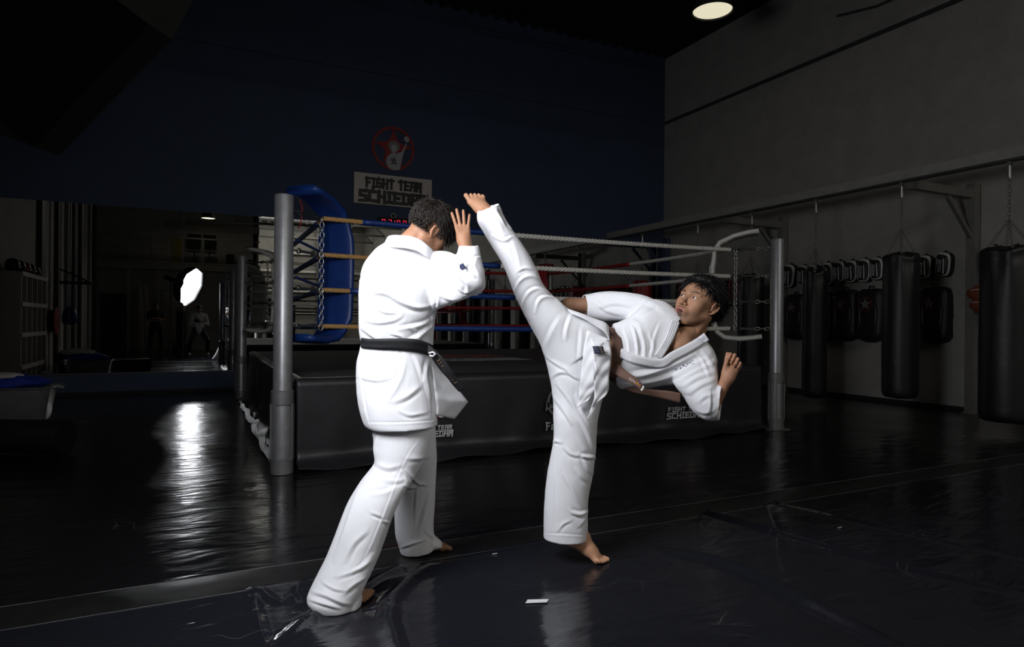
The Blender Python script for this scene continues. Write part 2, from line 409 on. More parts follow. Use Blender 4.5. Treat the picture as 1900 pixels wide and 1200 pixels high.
# roof trusses
def truss(y, x0, x1, zb, zt, lab):
    root = thing('roof_truss', lab, 'truss', ((x0+x1)/2, y, zb), 'steel lattice trusses under the roof')
    MB().bar((x0, y, zb), (x1, y, zb), .09, .09).build('bottom_chord', M['steel_dark'], root)
    MB().bar((x0, y, zt), (x1, y, zt), .09, .09).build('top_chord', M['steel_dark'], root)
    nb = int((x1-x0)/1.1); 
    for i in range(nb):
        a = x0+(x1-x0)*i/nb; b = x0+(x1-x0)*(i+1)/nb
        za, zb2 = (zb, zt) if i % 2 == 0 else (zt, zb)
        MB().bar((a, y, za), (b, y, zb2), .05, .05).build('web', M['steel_dark'], root)
for i, (z, x0, x1) in enumerate(((1.6, 2.4, 9.2), (2.9, 2.4, 9.2), (4.1, 2.4, 9.2), (5.2, 2.4, 9.2))):
    o = MB().box((x0, YH+.001, z), (x1, YH+.12, z+.14)).build('wall_girt', M['rail']); tag(o, ['lowest', 'second', 'third', 'highest'][i]+' pale steel rail across the far end wall in the mirror', 'rail')
for i, x in enumerate((3.0, 4.7, 6.4, 8.1)):
    o = MB().box((x, YH+.13, .01), (x+.16, YH+.29, 6.9)).build('wall_stanchion', M['steel_dark']); tag(o, ['first', 'second', 'third', 'fourth'][i]+' dark steel column from the left at the far end of hall in mirror', 'column')
truss(3.6, XL, XR, 6.05, 6.95, 'dark steel roof truss above the bag rail, nearest to camera')
for i, y in enumerate((-6.2, -9.2, -12.4, -15.8)):
    truss(y, XB, XR, 5.9, 6.95, 'steel roof truss seen in the mirror, ' + ('closest row', 'second row', 'third row', 'farthest row')[i])
# pipe on the right wall near the roof
o = MB().tube([(XR-.08, 2.0, 6.05), (XR-.08, 6.5, 6.05), (XR-.06, 7.2, 6.2)], .02, 8).build('wall_pipe', M['steel_dark'], None, True); tag(o, 'thin dark pipe along the upper right wall under the truss', 'pipe')
# pipe near roof edge on blue wall
o = MB().tube([(4.6, YF-.06, 7.0), (4.6, YF-.06, 6.85), (4.8, YF-.06, 6.8), (XR-.1, YF-.06, 6.8)], .035, 8).build('wall_pipe', M['blue_wall'], None, True); tag(o, 'thin blue painted pipe under the roof edge of blue wall', 'pipe')
# fluorescent tubes
def tubelight(a, b, lab):
    root = thing('tube_light', lab, 'lamp', (np.asarray(a)+b)/2, 'unlit tube lights hung from the roof')
    MB().bar(a, b, .09, .06).build('housing', M['rail'], root)
    MB().tube([np.asarray(a)+(0,0,-.045), np.asarray(b)+(0,0,-.045)], .018, 8).build('tube', M['white_vinyl'], root, True)
    for q in (a, b):
        MB().tube([np.asarray(q)+(0,0,.02), (q[0], q[1], ZC)], .006, 5).build('hanger', M['dark'], root)
a0 = P(276, -6, 7.0); a1 = P(304, 21, 7.4)
tubelight(P(150, -110, 5.2), a1, 'pale tube light end poking out beside the softbox')
for i, (x, y, z) in enumerate(((1.2, -2.0, 4.7), (3.0, -3.8, 5.0), (3.4, -7.2, 4.9))):
    tubelight((x, y, z), (x+1.6, y, z), 'white tube light seen in the mirror, ' + ('above the mezzanine', 'beside the first skylight', 'deep in the hall')[i])

# mirror: row of tall panels on the blue wall
mir = material('mirror_glass', (.78, .79, .78), .0, metal=1.0)
root = thing('wall_mirror', 'long row of mirror panels on the lower blue wall', 'mirror', (3, YF-.02, .33))
x = XL+.05; k = 0
while x < 9.0:
    w = 1.52; x1 = min(x+w, 9.25); zt = 2.89-.002*(k % 2)
    yy = YF-.012
    tilt = (.0012 if k % 2 else -.0008)
    m = MB(); V = [(x+.003, yy+tilt, .335), (x1-.003, yy-tilt, .335), (x1-.003, yy-tilt, zt), (x+.003, yy+tilt, zt)]
    m.add(V+[(a, YF, c) for a, b, c in V], [(0,1,2,3),(4,7,6,5),(0,4,5,1),(1,5,6,2),(2,6,7,3),(3,7,4,0)])
    m.build('mirror_panel', mir, root); x = x1; k += 1
MB().box((XL+.03, YF-.022, .315), (9.27, YF, .335)).build('mirror_channel', M['steel_dark'], root)

# ------------------------------------------------------------------ stroke lettering
GL = {'F': [[(.12,-.02),(.12,1.05)],[(-.05,.95),(.95,.97)],[(.12,.5),(.75,.52)]],
 'I': [[(.5,0),(.5,1)],[(.12,.95),(.9,.97)],[(.08,.05),(.95,.03)]],
 'G': [[(.95,.95),(.12,.93),(.08,.08),(.92,.05),(.9,.5)],[(.5,.52),(1.0,.52)],[(.4,1.12),(.45,.9)]],
 'H': [[(.1,-.05),(.12,1.05)],[(.9,-.08),(.88,1.02)],[(0,.5),(1,.52)]],
 'T': [[(.5,-.05),(.5,1.1)],[(0,.9),(1,.93)]],
 'E': [[(.12,-.02),(.12,1.02)],[(0,.95),(.92,.95)],[(.12,.5),(.8,.5)],[(0,.03),(1,.03)]],
 'A': [[(.02,-.05),(.22,.98)],[(.05,.95),(.92,.98)],[(.88,1.0),(.9,-.05)],[(.1,.45),(.95,.45)]],
 'M': [[(.08,-.05),(.08,1.0)],[(0,.92),(1,.97)],[(.5,.95),(.5,.35)],[(.92,.97),(.92,-.12),(.78,0)]],
 'S': [[(.95,1.05),(.9,.93),(.1,.95),(.08,.52),(.9,.48),(.92,.05),(0,.0)]],
 'C': [[(.95,.92),(.1,.93),(.08,.07),(.98,.05)],[(.55,1.15),(.6,.9)]],
 'D': [[(.12,-.02),(.12,1.0)],[(-.05,.95),(.9,.93),(.9,.1),(.75,.02),(.0,.02)]],
 'B': [[(.1,0),(.1,1),(.85,.95),(.8,.55),(.1,.5)],[(.8,.52),(.92,.05),(.1,0)]],
 'O': [[(.1,.05),(.1,.95),(.9,.95),(.9,.05),(.05,.05)]],
 'R': [[(.1,0),(.1,1),(.85,.95),(.85,.55),(.1,.5)],[(.45,.5),(.95,0)]],
 'a': [[(.15,.6),(.8,.62),(.82,.02)],[(.82,.35),(.15,.33),(.12,.03),(.8,.03)]],
 '武': [[(.05,.8),(.6,.8)],[(0,.6),(.95,.62)],[(.3,.5),(.3,.05)],[(.3,.3),(.5,.3)],[(.05,.02),(.6,.1)],[(.65,1.0),(.75,.3),(1,.0)]]}
def letters(word, o, ux, uy, nrm, w, h, gap, th, depth, mat, parent, each=False, name='letter', slant=0.0):
    """o lower-left corner, ux along the baseline, uy up, nrm out of the surface"""
    o, ux, uy, nrm = [np.asarray(q, float) for q in (o, ux, uy, nrm)]
    mb = MB(); x = 0
    for ch in word:
        if ch == ' ': x += w*.75; continue
        if each: mb = MB()
        ww = w*(.6 if ch == 'I' else 1)
        for li, st in enumerate(GL[ch]):
            for k, (a, b) in enumerate(zip(st, st[1:])):
                A = o+ux*(x+a[0]*ww+slant*a[1]*h)+uy*a[1]*h; B = o+ux*(x+b[0]*ww+slant*b[1]*h)+uy*b[1]*h
                d = B-A; L = np.linalg.norm(d)+1e-9; d /= L; s_ = np.cross(nrm, d)
                e = d*th*.42
                t0, t1 = th*.5*(1.0+.12*((li+k) % 2)), th*.5*(1.15-.2*((li+k) % 2))
                dz = nrm*(depth*(1+.02*(li+k)))
                poly = [A-e-s_*t0, B+e-s_*t1, B+e+s_*t1, A-e+s_*t0]
                mb.prism(poly, dz)
        if each: mb.build(name, mat, parent)
        x += ww+gap
    if not each: mb.build(name, mat, parent)
    return x

def WF(px, py, off=0.0): return on_plane(px, py, 1, YF-off)
# sign
def sign():
    c = [WF(656, 320), WF(800, 333.7), WF(800, 388), WF(656, 377.7)]
    x0, x1 = c[0][0], c[1][0]; z1 = (c[0][2]+c[1][2])/2; z0 = (c[2][2]+c[3][2])/2
    root = thing('wall_sign', 'cream wall board reading FIGHT TEAM SCHIEDAM in black lettering', 'sign', ((x0+x1)/2, YF-.03, z0))
    MB().box((x0, YF-.045, z0), (x1, YF-.01, z1)).build('board', M['offwhite'], root, bevel=.004)
    W = x1-x0; H = z1-z0; ux = (1,0,0); uy = (0,0,1); nr = (0,-1,0)
    h = H*.28; w = W*.0600; gap = W*.018
    def width(word, w, gap): return sum((w*.75 if ch == ' ' else w*(.6 if ch == 'I' else 1)+gap) for ch in word)-gap
    t = width('FIGHT TEAM', w, gap)
    letters('FIGHT TEAM', (x0+(W-t)/2+.0*W, YF-.045, z0+H*.56), ux, uy, nr, w, h, gap, h*.23, .03, M['letter'], root, True)
    h2 = H*.34; w2 = W*.088; g2 = W*.028; t = width('SCHIEDAM', w2, g2)
    letters('SCHIEDAM', (x0+(W-t)/2, YF-.045, z0+H*.09), ux, uy, nr, w2, h2, g2, h2*.27, .03, M['letter'], root, True)
sign()
# emblem
def emblem(center, R, ux, uy, nr, root, mred, mwhite, mback=None, depth=.012, fig=True):
    center, ux, uy, nr = [np.asarray(q, float) for q in (center, ux, uy, nr)]
    q = lambda x, y, k=0: center+ux*x*R+uy*y*R+nr*k
    n = 40; V = []; 
    for j in range(n):
        a = 2*math.pi*j/n; c_, s_ = math.cos(a), math.sin(a)
        V += [q(c_, s_), q(c_*.88, s_*.88), q(c_*.88, s_*.88, depth), q(c_, s_, depth)]
    F = []
    for j in range(n):
        a, b = j*4, ((j+1) % n)*4
        F += [(a, b, b+3, a+3), (a+3, b+3, b+2, a+2), (a+2, b+2, b+1, a+1)]
    m = MB(); m.add(V, F); m.build('emblem_ring', mred, root)
    # star of three broad curved points
    def arm(a0, a1, a2, k):
        tip = (math.cos(a1)*.93, math.sin(a1)*.93)
        pts = []
        for t in np.linspace(0, 1, 7):
            s_ = (math.cos(a0)*.42, math.sin(a0)*.42); cx = ((s_[0]+tip[0])/2*.80, (s_[1]+tip[1])/2*.80)
            pts.append(((1-t)**2*s_[0]+2*t*(1-t)*cx[0]+t*t*tip[0], (1-t)**2*s_[1]+2*t*(1-t)*cx[1]+t*t*tip[1]))
        for t in np.linspace(0, 1, 7)[1:]:
            s_ = (math.cos(a2)*.42, math.sin(a2)*.42); cx = ((s_[0]+tip[0])/2*.80, (s_[1]+tip[1])/2*.80)
            pts.append(((1-t)**2*tip[0]+2*t*(1-t)*cx[0]+t*t*s_[0], (1-t)**2*tip[1]+2*t*(1-t)*cx[1]+t*t*s_[1]))
        pts.append((0, 0)); MB().prism([q(*p) for p in pts], nr*depth*k).build('emblem_star', mred, root)
    A = math.radians
    for a0, a1, a2, k in ((128,90,52,.8), (200,165,128,.9), (52,10,-20,.9), (-20,-60,-90,.85), (-90,-125,-160,.8)): arm(A(a0), A(a1), A(a2), k)
    if fig:
        def poly(pts, k, name, mat): MB().prism([q(*p) for p in pts], nr*depth*k).build(name, mat, root)
        n = 18; poly([(.02+.27*math.cos(2*math.pi*j/n), .1+.27*math.sin(2*math.pi*j/n)) for j in range(n)], 1.15, 'emblem_halo', M['steel_grey'])
        poly([(.02+.14*math.cos(2*math.pi*j/n), .0+.19*math.sin(2*math.pi*j/n)) for j in range(n)], 1.4, 'emblem_head', mwhite)
        poly([(-.08,-.2),(.16,-.2),(.38,-.12),(.48,.1),(.6,.32),(.64,.3),(.52,.0),(.42,-.35),(.3,-.95),(.0,-1.0),(-.2,-.92),(-.34,-.72),(-.3,-.42)], 1.3, 'emblem_body', mwhite)
        poly([(.5,.45),(.62,.34),(.74,.42),(.72,.58),(.6,.64),(.5,.58)], 1.5, 'emblem_fist', mwhite)
        letters('武', q(-.12, -.72), ux, uy, nr, R*.26, R*.3, 0, R*.045, depth*1.7, M['logo_red'] if mred is not M['logo_red'] else M['steel_dark'], root, False, 'emblem_character')
        
ec = WF(729.6, 276); er = WF(768.6, 276)[0]-ec[0]
eroot = thing('wall_emblem', 'round red emblem with white fighter figure above the wall sign', 'emblem', (ec[0], YF-.01, ec[2]))
emblem((ec[0], YF-.005, ec[2]), er, (1,0,0), (0,0,1), (0,-1,0), eroot, M['logo_red'], M['logo_white'], depth=.015)

# wall timer with red digits, round bell above it
def timer():
    a = WF(700, 402.5); b = WF(760, 424)
    root = thing('wall_timer', 'black wall timer with glowing red digits behind the top rope', 'timer', ((a[0]+b[0])/2, YF-.05, b[2]))
    MB().box((a[0], YF-.06, b[2]), (b[0], YF-.02, a[2])).build('timer_case', M['dark'], root, bevel=.006)
    em = material('red_led', (.3, 0, .02), .4, emit=(1, .03, .09), estr=1.6)
    seg = {'0': 'abcdef', '3': 'abgcd'}
    h = (a[2]-b[2])*.62; w = h*.62; x = a[0]+.07; z = b[2]+(a[2]-b[2])*.16; t = h*.12
    step = w+t*4.2
    for i, ch in enumerate('03:00'):
        m = MB(); x0 = x
        if ch == ':':
            for zz in (.3, .68): m.box((x0, YF-.066, z+h*zz), (x0+t, YF-.06, z+h*zz+t))
            m.build('colon', em, root); x += t*3.6; continue
        sg = seg[ch]
        R_ = {'a': (0,h-t,w,h), 'd': (0,0,w,t), 'g': (0,h/2-t/2,w,h/2+t/2), 'f': (0,h/2,t,h), 'b': (w-t,h/2,w,h), 'e': (0,0,t,h/2), 'c': (w-t,0,w,h/2)}
        for s_ in sg:
            q0, q1, q2, q3 = R_[s_]; m.box((x0+q0+.004, YF-.066, z+q1+.004), (x0+q2-.004, YF-.06, z+q3-.004))
        m.build('digit', em, root); x += step
    c = WF(729, 401)
    r2 = thing('wall_bell', 'small round grey bell on blue wall above the timer', 'bell', (c[0], YF-.03, c[2]))
    MB().lathe((c[0], YF-.01, c[2]), [(.055,0),(.058,.02),(.05,.035),(.032,.035),(.03,.02)], 20, axis=(0,-1,0)).build('bell_ring', M['rail'], r2, True)
    MB().lathe((c[0], YF-.03, c[2]), [(.028,0),(.028,.006)], 16, axis=(0,-1,0)).build('bell_centre', M['dark'], r2, True)
timer()
# ------------------------------------------------------------------ boxing ring
PX0, PX1, PY0, PY1 = .58, 5.75, 5.15, 10.3      # post axes
DZ = .70
def ring_platform():
    root = thing('boxing_ring', 'raised boxing ring platform with black vinyl apron behind the fighters', 'boxing ring', ((PX0+PX1)/2, (PY0+PY1)/2, 0))
    x0, x1, y0, y1 = PX0+.14, PX1-.14, PY0+.14, PY1-.14
    MB().box((x0+.01, y0+.01, 0), (x1-.01, y1-.01, DZ-.03)).build('platform_body', M['dark'], root)
    # canvas deck with padded rolled edge
    MB().box((x0-.02, y0-.02, DZ-.05), (x1+.02, y1+.02, DZ)).build('canvas_deck', M['canvas'], root, bevel=.02)
    # front and left aprons: hanging vinyl with folds, flaring on to the floor
    def apron(a, b, out, seed, fl):
        a, b, out = [np.asarray(q, float) for q in (a, b, out)]; rg = np.random.default_rng(seed)
        L = np.linalg.norm(b-a); n = int(L/.03); V = []; ph = rg.uniform(0, 6, 6)
        zs = np.concatenate([[DZ+.004, DZ-.01], np.linspace(DZ-.06, .05, 18), [.02, .008, .006]])
        for i in range(n+1):
            s_ = i/n*L; p = a+(b-a)*i/n
            for j, z in enumerate(zs):
                t = 1-z/DZ
                o = .012+.02*t+.016*t*math.sin(s_*3.1+ph[0])+.012*t*math.sin(s_*6.7+ph[1]+t*2)+.006*t*math.sin(s_*15+ph[2]+3*t)
                if j == 0: o = -.05
                if z < .12: o += fl*((.12-z)/.12)**2*(1+.35*math.sin(s_*2.3+ph[3]))
                zz = z+(.012*math.sin(s_*9+ph[4])+.012 if z < .03 else 0)
                V.append((*(p+out*o)[:2], zz))
        m = len(zs); F = [(i*m+j, i*m+j+1, (i+1)*m+j+1, (i+1)*m+j) for i in range(n) for j in range(m-1)]
        o = make_obj('apron', V, F, M['vinyl'], root, 'all'); md = o.modifiers.new('s', 'SOLIDIFY'); md.thickness = .003
        return o
    apron((x0-.03, y0-.03, 0), (x1+.03, y0-.03, 0), (0, -1, 0), 1, .16)
    apron((x0-.03, y1, 0), (x0-.03, y0-.03, 0), (-1, 0, 0), 2, .10)
    apron((x1+.03, y0, 0), (x1+.03, y1, 0), (1, 0, 0), 3, .08)
    # white edge cord at the left rim and crumpled clear strip at its foot
    MB().tube([(x0-.045, y0+.15+(y1-y0-.4)*i/20, DZ+.004+.004*math.sin(i*2.1)) for i in range(21)], .007, 6).build('edge_cord', M['cloth_white'], root, True)
    pts = [(x0-.17+.012*math.sin(i*1.1), y0+.12+(y1-y0-.35)*i/26, .03+.006*math.sin(i*2.7)) for i in range(27)]
    V = []; 
    for i, p in enumerate(pts):
        for j, (dx, dz) in enumerate(((-.03, -.024), (-.01, -.006), (.01, .002), (.025, .008))):
            V.append((p[0]+dx+.004*math.sin(i*3.1+j), p[1]+.004*math.sin(i*2.3+j*1.7), max(.007, p[2]+dz+.006*math.sin(i*4.7+j*2.1))))
    F = [(i*4+j, (i+1)*4+j, (i+1)*4+j+1, i*4+j+1) for i in range(26) for j in range(3)]
    make_obj('foil_strip', V, F, material('crumpled_clear_film', (.05, .05, .05), .35, bump=.01, bscale=30), root, 'all')
    # printed club marks on the front apron
    fy = y0-.03-.052
    def FA(px, py): return on_plane(px, py, 1, fy)
    for cx, cy in ((1271, 762), (806, 797)):
        c = FA(cx, cy); k = (FA(cx+26, cy)[0]-c[0])/26*1.0
        h = .068 if cx > 1000 else .062
        h = (FA(cx, cy-6)[2]-FA(cx, cy+6)[2])*.62
        w = k*5.2; g = k*1.7
        def wid(word, w, g): return sum((w*.75 if ch == ' ' else w*(.6 if ch == 'I' else 1)+g) for ch in word)-g
        t = wid('FIGHT TEAM', w, g)
        yy = fy-.006
        letters('FIGHT TEAM', (c[0]-t/2, yy, c[2]), (1,0,0), (0,0,1), (0,-1,0), w, h, g, h*.2, .003, M['letter_white'], root, False, 'lettering', .1)
        h2 = h*1.35; w2 = w*1.32; g2 = g*1.2; t = wid('SCHIEDAM', w2, g2)
        letters('SCHIEDAM', (c[0]-t/2, yy, c[2]-h2*1.25), (1,0,0), (0,0,1), (0,-1,0), w2, h2, g2, h2*.22, .003, M['letter_white'], root, False, 'lettering', .1)
        e = FA(1280, 734) if cx > 1000 else FA(817, 756)
        emblem((e[0], yy, e[2]), .085, (1,0,0), (0,0,1), (0,-1,0), root, material('apron_red', (.16, .008, .012), .6), M['letter_white'], depth=.003)
    # the sponsor mark half hidden by the kicker's leg: two bent arrows over 'Fa'
    g = FA(1040, 745); R = .145; yy = fy-.006
    for a0, a1 in ((100, 200), (205, 262)):
        pts = [(g[0]+R*math.cos(math.radians(a)), g[2]+R*math.sin(math.radians(a))) for a in np.linspace(a0, a1, 10)]
        poly = [(x, yy, z) for x, z in pts]+[(g[0]+(x-g[0])*.86, yy, g[2]+(z-g[2])*.86) for x, z in pts[::-1]]
        for i in range(9):
            MB().prism([poly[i], poly[i+1], poly[18-i], poly[19-i]][::-1], (0,-.003,0)).build('printed_arrow', material('grey_print', (.16,.16,.16), .6) if 'gp' not in M else M['gp'], root)
            if 'gp' not in M: M['gp'] = bpy.data.materials['grey_print']
    for a, s_ in ((98, -1), (203, -1)):
        x, z = g[0]+R*.93*math.cos(math.radians(a)), g[2]+R*.93*math.sin(math.radians(a)); t = math.radians(a-90)
        d = np.array([math.cos(t), math.sin(t)]); e = np.array([-d[1], d[0]])
        tri = [np.array([x, z])+d*.07, np.array([x, z])-e*.045-d*.01, np.array([x, z])+e*.045-d*.01]
        MB().prism([(q[0], yy, q[1]) for q in tri], (0,-.003,0)).build('printed_arrow', M['gp'], root)
    f0 = FA(1013, 797); f1 = FA(1013, 784); hh = f1[2]-f0[2]
    letters('Fa', (f0[0], yy, f0[2]), (1,0,0), (0,0,1), (0,-1,0), hh*.62, hh, hh*.18, hh*.16, .003, M['letter_white'], root, False, 'lettering')
    # worn print on the canvas: two lines of bold letters, red above white, facing the front-left
    cz = DZ+.0006
    def CA(px, py): return on_plane(px, py, 2, DZ)
    a = CA(826, 668); b = CA(1012, 668); L = b[0]-a[0]
    letters('SCHIEDAM', (a[0], a[1]-.15, cz), (1,0,0), (0,1,0), (0,0,1), L/8*.74, .42, L/8*.2, .07, .0015, material('worn_white_print', (.42, .42, .42), .7, noise=.4, nscale=10), root, False, 'lettering')
    letters('FIGHT TEAM', (a[0]+.05, a[1]+.65, cz), (1,0,0), (0,1,0), (0,0,1), L/10*.70, .42, L/10*.2, .07, .0015, material('worn_red_print', (.34, .07, .06), .7, noise=.4, nscale=10), root, False, 'lettering')
    return root
ring_platform()

def ring_post(x, y, lab, sx, sy, red=False):
    root = thing('ring_post', lab, 'post', (x, y, 0), 'steel corner posts of the boxing ring')
    r = .070; H = 2.10
    MB().lathe((x, y, 0), [(r, .0), (r, H-.008), (r-.004, H), (r-.012, H+.002), (.001, H+.001)], 40, cap=False).build('pole', M['post'], root, True)
    for z0, h, rr in ((.0, .12, .083), (.52, .11, .083)):
        MB().lathe((x, y, z0), [(r, 0), (rr, .004), (rr, h-.006), (r+.001, h)], 36, cap=False).build('clamp_ring', M['post_dark'], root, True)
    for a in (-.95, 1.0, 2.7, 4.3):
        c, s_ = math.cos(a-math.pi/2), math.sin(a-math.pi/2)
        MB().obox((x+c*.082, y+s_*.082, .32), (c*.006, s_*.006, 0), (-s_*.018, c*.018, 0), (0, 0, .21)).build('clamp_strap', M['post_dark'], root, bevel=.002)
    if x > 3: MB().box((x-.13, y-.08, .0), (x+.13, y+.08, .012)).build('base_plate', M['post_dark'], root, bevel=.002)
    return root
ring_post(PX0, PY0, 'tall round steel post at front left corner of the ring, nearest the camera', 1, 1)
ring_post(PX1, PY0, 'round steel post at front right corner of the ring, right of the kicker', -1, 1)
ring_post(PX0, PY1, 'round steel post at rear left ring corner, close to the mirror', 1, -1)
ring_post(PX1, PY1, 'round steel post at rear right ring corner, behind the red corner pad', -1, -1)

ROPES = [1.11, 1.41, 1.70, 2.00]
def twisted(pts, r, mat, name, root, pitch=.13):
    pts = np.asarray(pts, float)
    seg = np.linalg.norm(np.diff(pts, axis=0), axis=1); cum = np.concatenate([[0], np.cumsum(seg)]); L = cum[-1]
    n = max(6, int(L/pitch*7)); mb = MB()
    for k in range(3):
        q = []
        for i in range(n+1):
            s_ = L*i/n; c = np.array([np.interp(s_, cum, pts[:, j]) for j in range(3)])
            j = min(np.searchsorted(cum, s_, side='right')-1, len(seg)-1); d = (pts[j+1]-pts[j])/seg[j]
            x = np.cross(d, (0,0,1)); x /= np.linalg.norm(x); y = np.cross(x, d); a = 2*math.pi*(s_/pitch+k/3)
            q.append(c+r*.5*(math.cos(a)*x+math.sin(a)*y))
        mb.tube(q, r*.56, 6)
    return mb.build(name, mat, root, 'all')
def chain(pts, mat, root, name='chain', ln=.05, r=.004):
    pts = np.asarray(pts, float); seg = np.linalg.norm(np.diff(pts, axis=0), axis=1); cum = np.concatenate([[0], np.cumsum(seg)]); L = cum[-1]
    n = max(1, int(L/(ln*.72))); mb = MB()
    for i in range(n):
        s_ = L*(i+.5)/n; c = np.array([np.interp(s_, cum, pts[:, j]) for j in range(3)])
        j = min(np.searchsorted(cum, s_, side='right')-1, len(seg)-1); d = (pts[j+1]-pts[j])/seg[j]
        x = np.cross(d, (.3,.1,1) if abs(d[2]) < .9 else (1,.2,0)); x /= np.linalg.norm(x); y = np.cross(d, x)
        w = x if i % 2 else y
        ring = [c+d*(ln/2)*math.cos(a)+w*(ln*.32)*math.sin(a) for a in [2*math.pi*k/10 for k in range(10)]]
        mb.tube(ring, r, 5, closed=True)
    return mb.build(name, mat, root, 'all')
IN = .35
cx0, cx1, cy0, cy1 = PX0+IN, PX1-IN, PY0+IN, PY1-IN
corn = {'fl': (cx0, cy0, PX0, PY0), 'fr': (cx1, cy0, PX1, PY0), 'br': (cx1, cy1, PX1, PY1), 'bl': (cx0, cy1, PX0, PY1)}
names_h = ['lowest', 'second lowest', 'second highest', 'top']
sheath = {'fl': M['blue_vinyl'], 'br': M['red_vinyl'], 'fr': None, 'bl': None}
def rope(side, a, b, level, split, core_len, lab):
    z = ROPES[level]; A = np.array([*corn[a][:2], z]); B = np.array([*corn[b][:2], z]); d = (B-A)/np.linalg.norm(B-A)
    root = thing('ring_rope', lab, 'rope', tuple((A+B)/2), '%s ropes of the boxing ring' % side)
    sag = lambda t: np.array([0, 0, -.020*4*t*(1-t)])
    line = lambda t0, t1, n=14: [A+(B-A)*t+sag(t) for t in np.linspace(t0, t1, n)]
    L = np.linalg.norm(B-A)
    # a carries the coloured sheath when it has one (blue or red), rest is white rope
    if sheath[a] is not None:
        t0 = core_len/L
        twisted(line(0.0, t0+.02, 3), .020, M['rope_gold'], 'hemp_end', root, .075)
        MB().tube(line(t0, split, 20), .025, 12).build('rope_sheath', sheath[a], root, 'all')
        twisted(line(split-.002, 1.0, 16), .024, M['rope_white'], 'white_rope', root)
    else:
        twisted(line(0, 1, 16), .024, M['rope_white'], 'white_rope', root)
    # turnbuckles to the posts
    for key, E_ in ((a, A), (b, B)):
        pxy = np.array([*corn[key][2:], z]); dd = pxy-E_; l = np.linalg.norm(dd); dd /= l
        s_ = E_+dd*.02; e = pxy-dd*.07
        off = np.cross(dd, (0,0,1))*.015*(1 if key == a else -1)
        MB().tube([s_+dd*.10+off, s_+dd*.26+off], .012, 8).build('turnbuckle', M['chain'], root, True)
        chain([s_+off, s_+dd*.12+off], M['steel_dark'], root, 'shackle', .055, .006)
        chain([s_+dd*.25+off, e+off], M['chain'], root, 'shackle', .055, .006)
for lv in range(4):
    h = names_h[lv]
    rope('front', 'fl', 'fr', lv, [.475, .395, .36, .38][lv], [.38, .22, .50, .32][lv], '%s rope along the front of the ring, blue turning to white' % h)
    rope('left side', 'fl', 'bl', lv, .42, .25, '%s rope on the left side of the ring, running back from blue corner' % h)
    rope('right side', 'br', 'fr', lv, .58, .2, '%s rope on the right side of the ring, red turning to white' % h)
    rope('rear', 'br', 'bl', lv, .50, .2, '%s rope along the rear of the ring, mostly red' % h)
# vertical spacer chains near the corners
def spacer(x, y, lab):
    root = thing('spacer_chain', lab, 'chain', (x, y, ROPES[0]), 'vertical chains tying the ring ropes')
    for z0, z1 in zip(ROPES, ROPES[1:]):
        chain([(x, y, z0-.03), (x+.004, y, (z0+z1)/2), (x, y, z1+.0)], M['chain'], root, 'chain', .055, .0042)
for key, lab in (('fl', 'zinc chain hanging down the ropes beside the blue corner pad'), ('fr', 'zinc chain hanging down the ropes beside the front white corner pad'), ('bl', 'chain on the rear left ropes beside white pad near mirror'), ('br', 'chain on the rear right ropes near red pad')):
    x, y = corn[key][:2]; sx = 1 if key[1] == 'l' else -1; sy = 1 if key[0] == 'f' else -1
    spacer(x+.02*sx-.045*sx, y-.06*sy, lab)

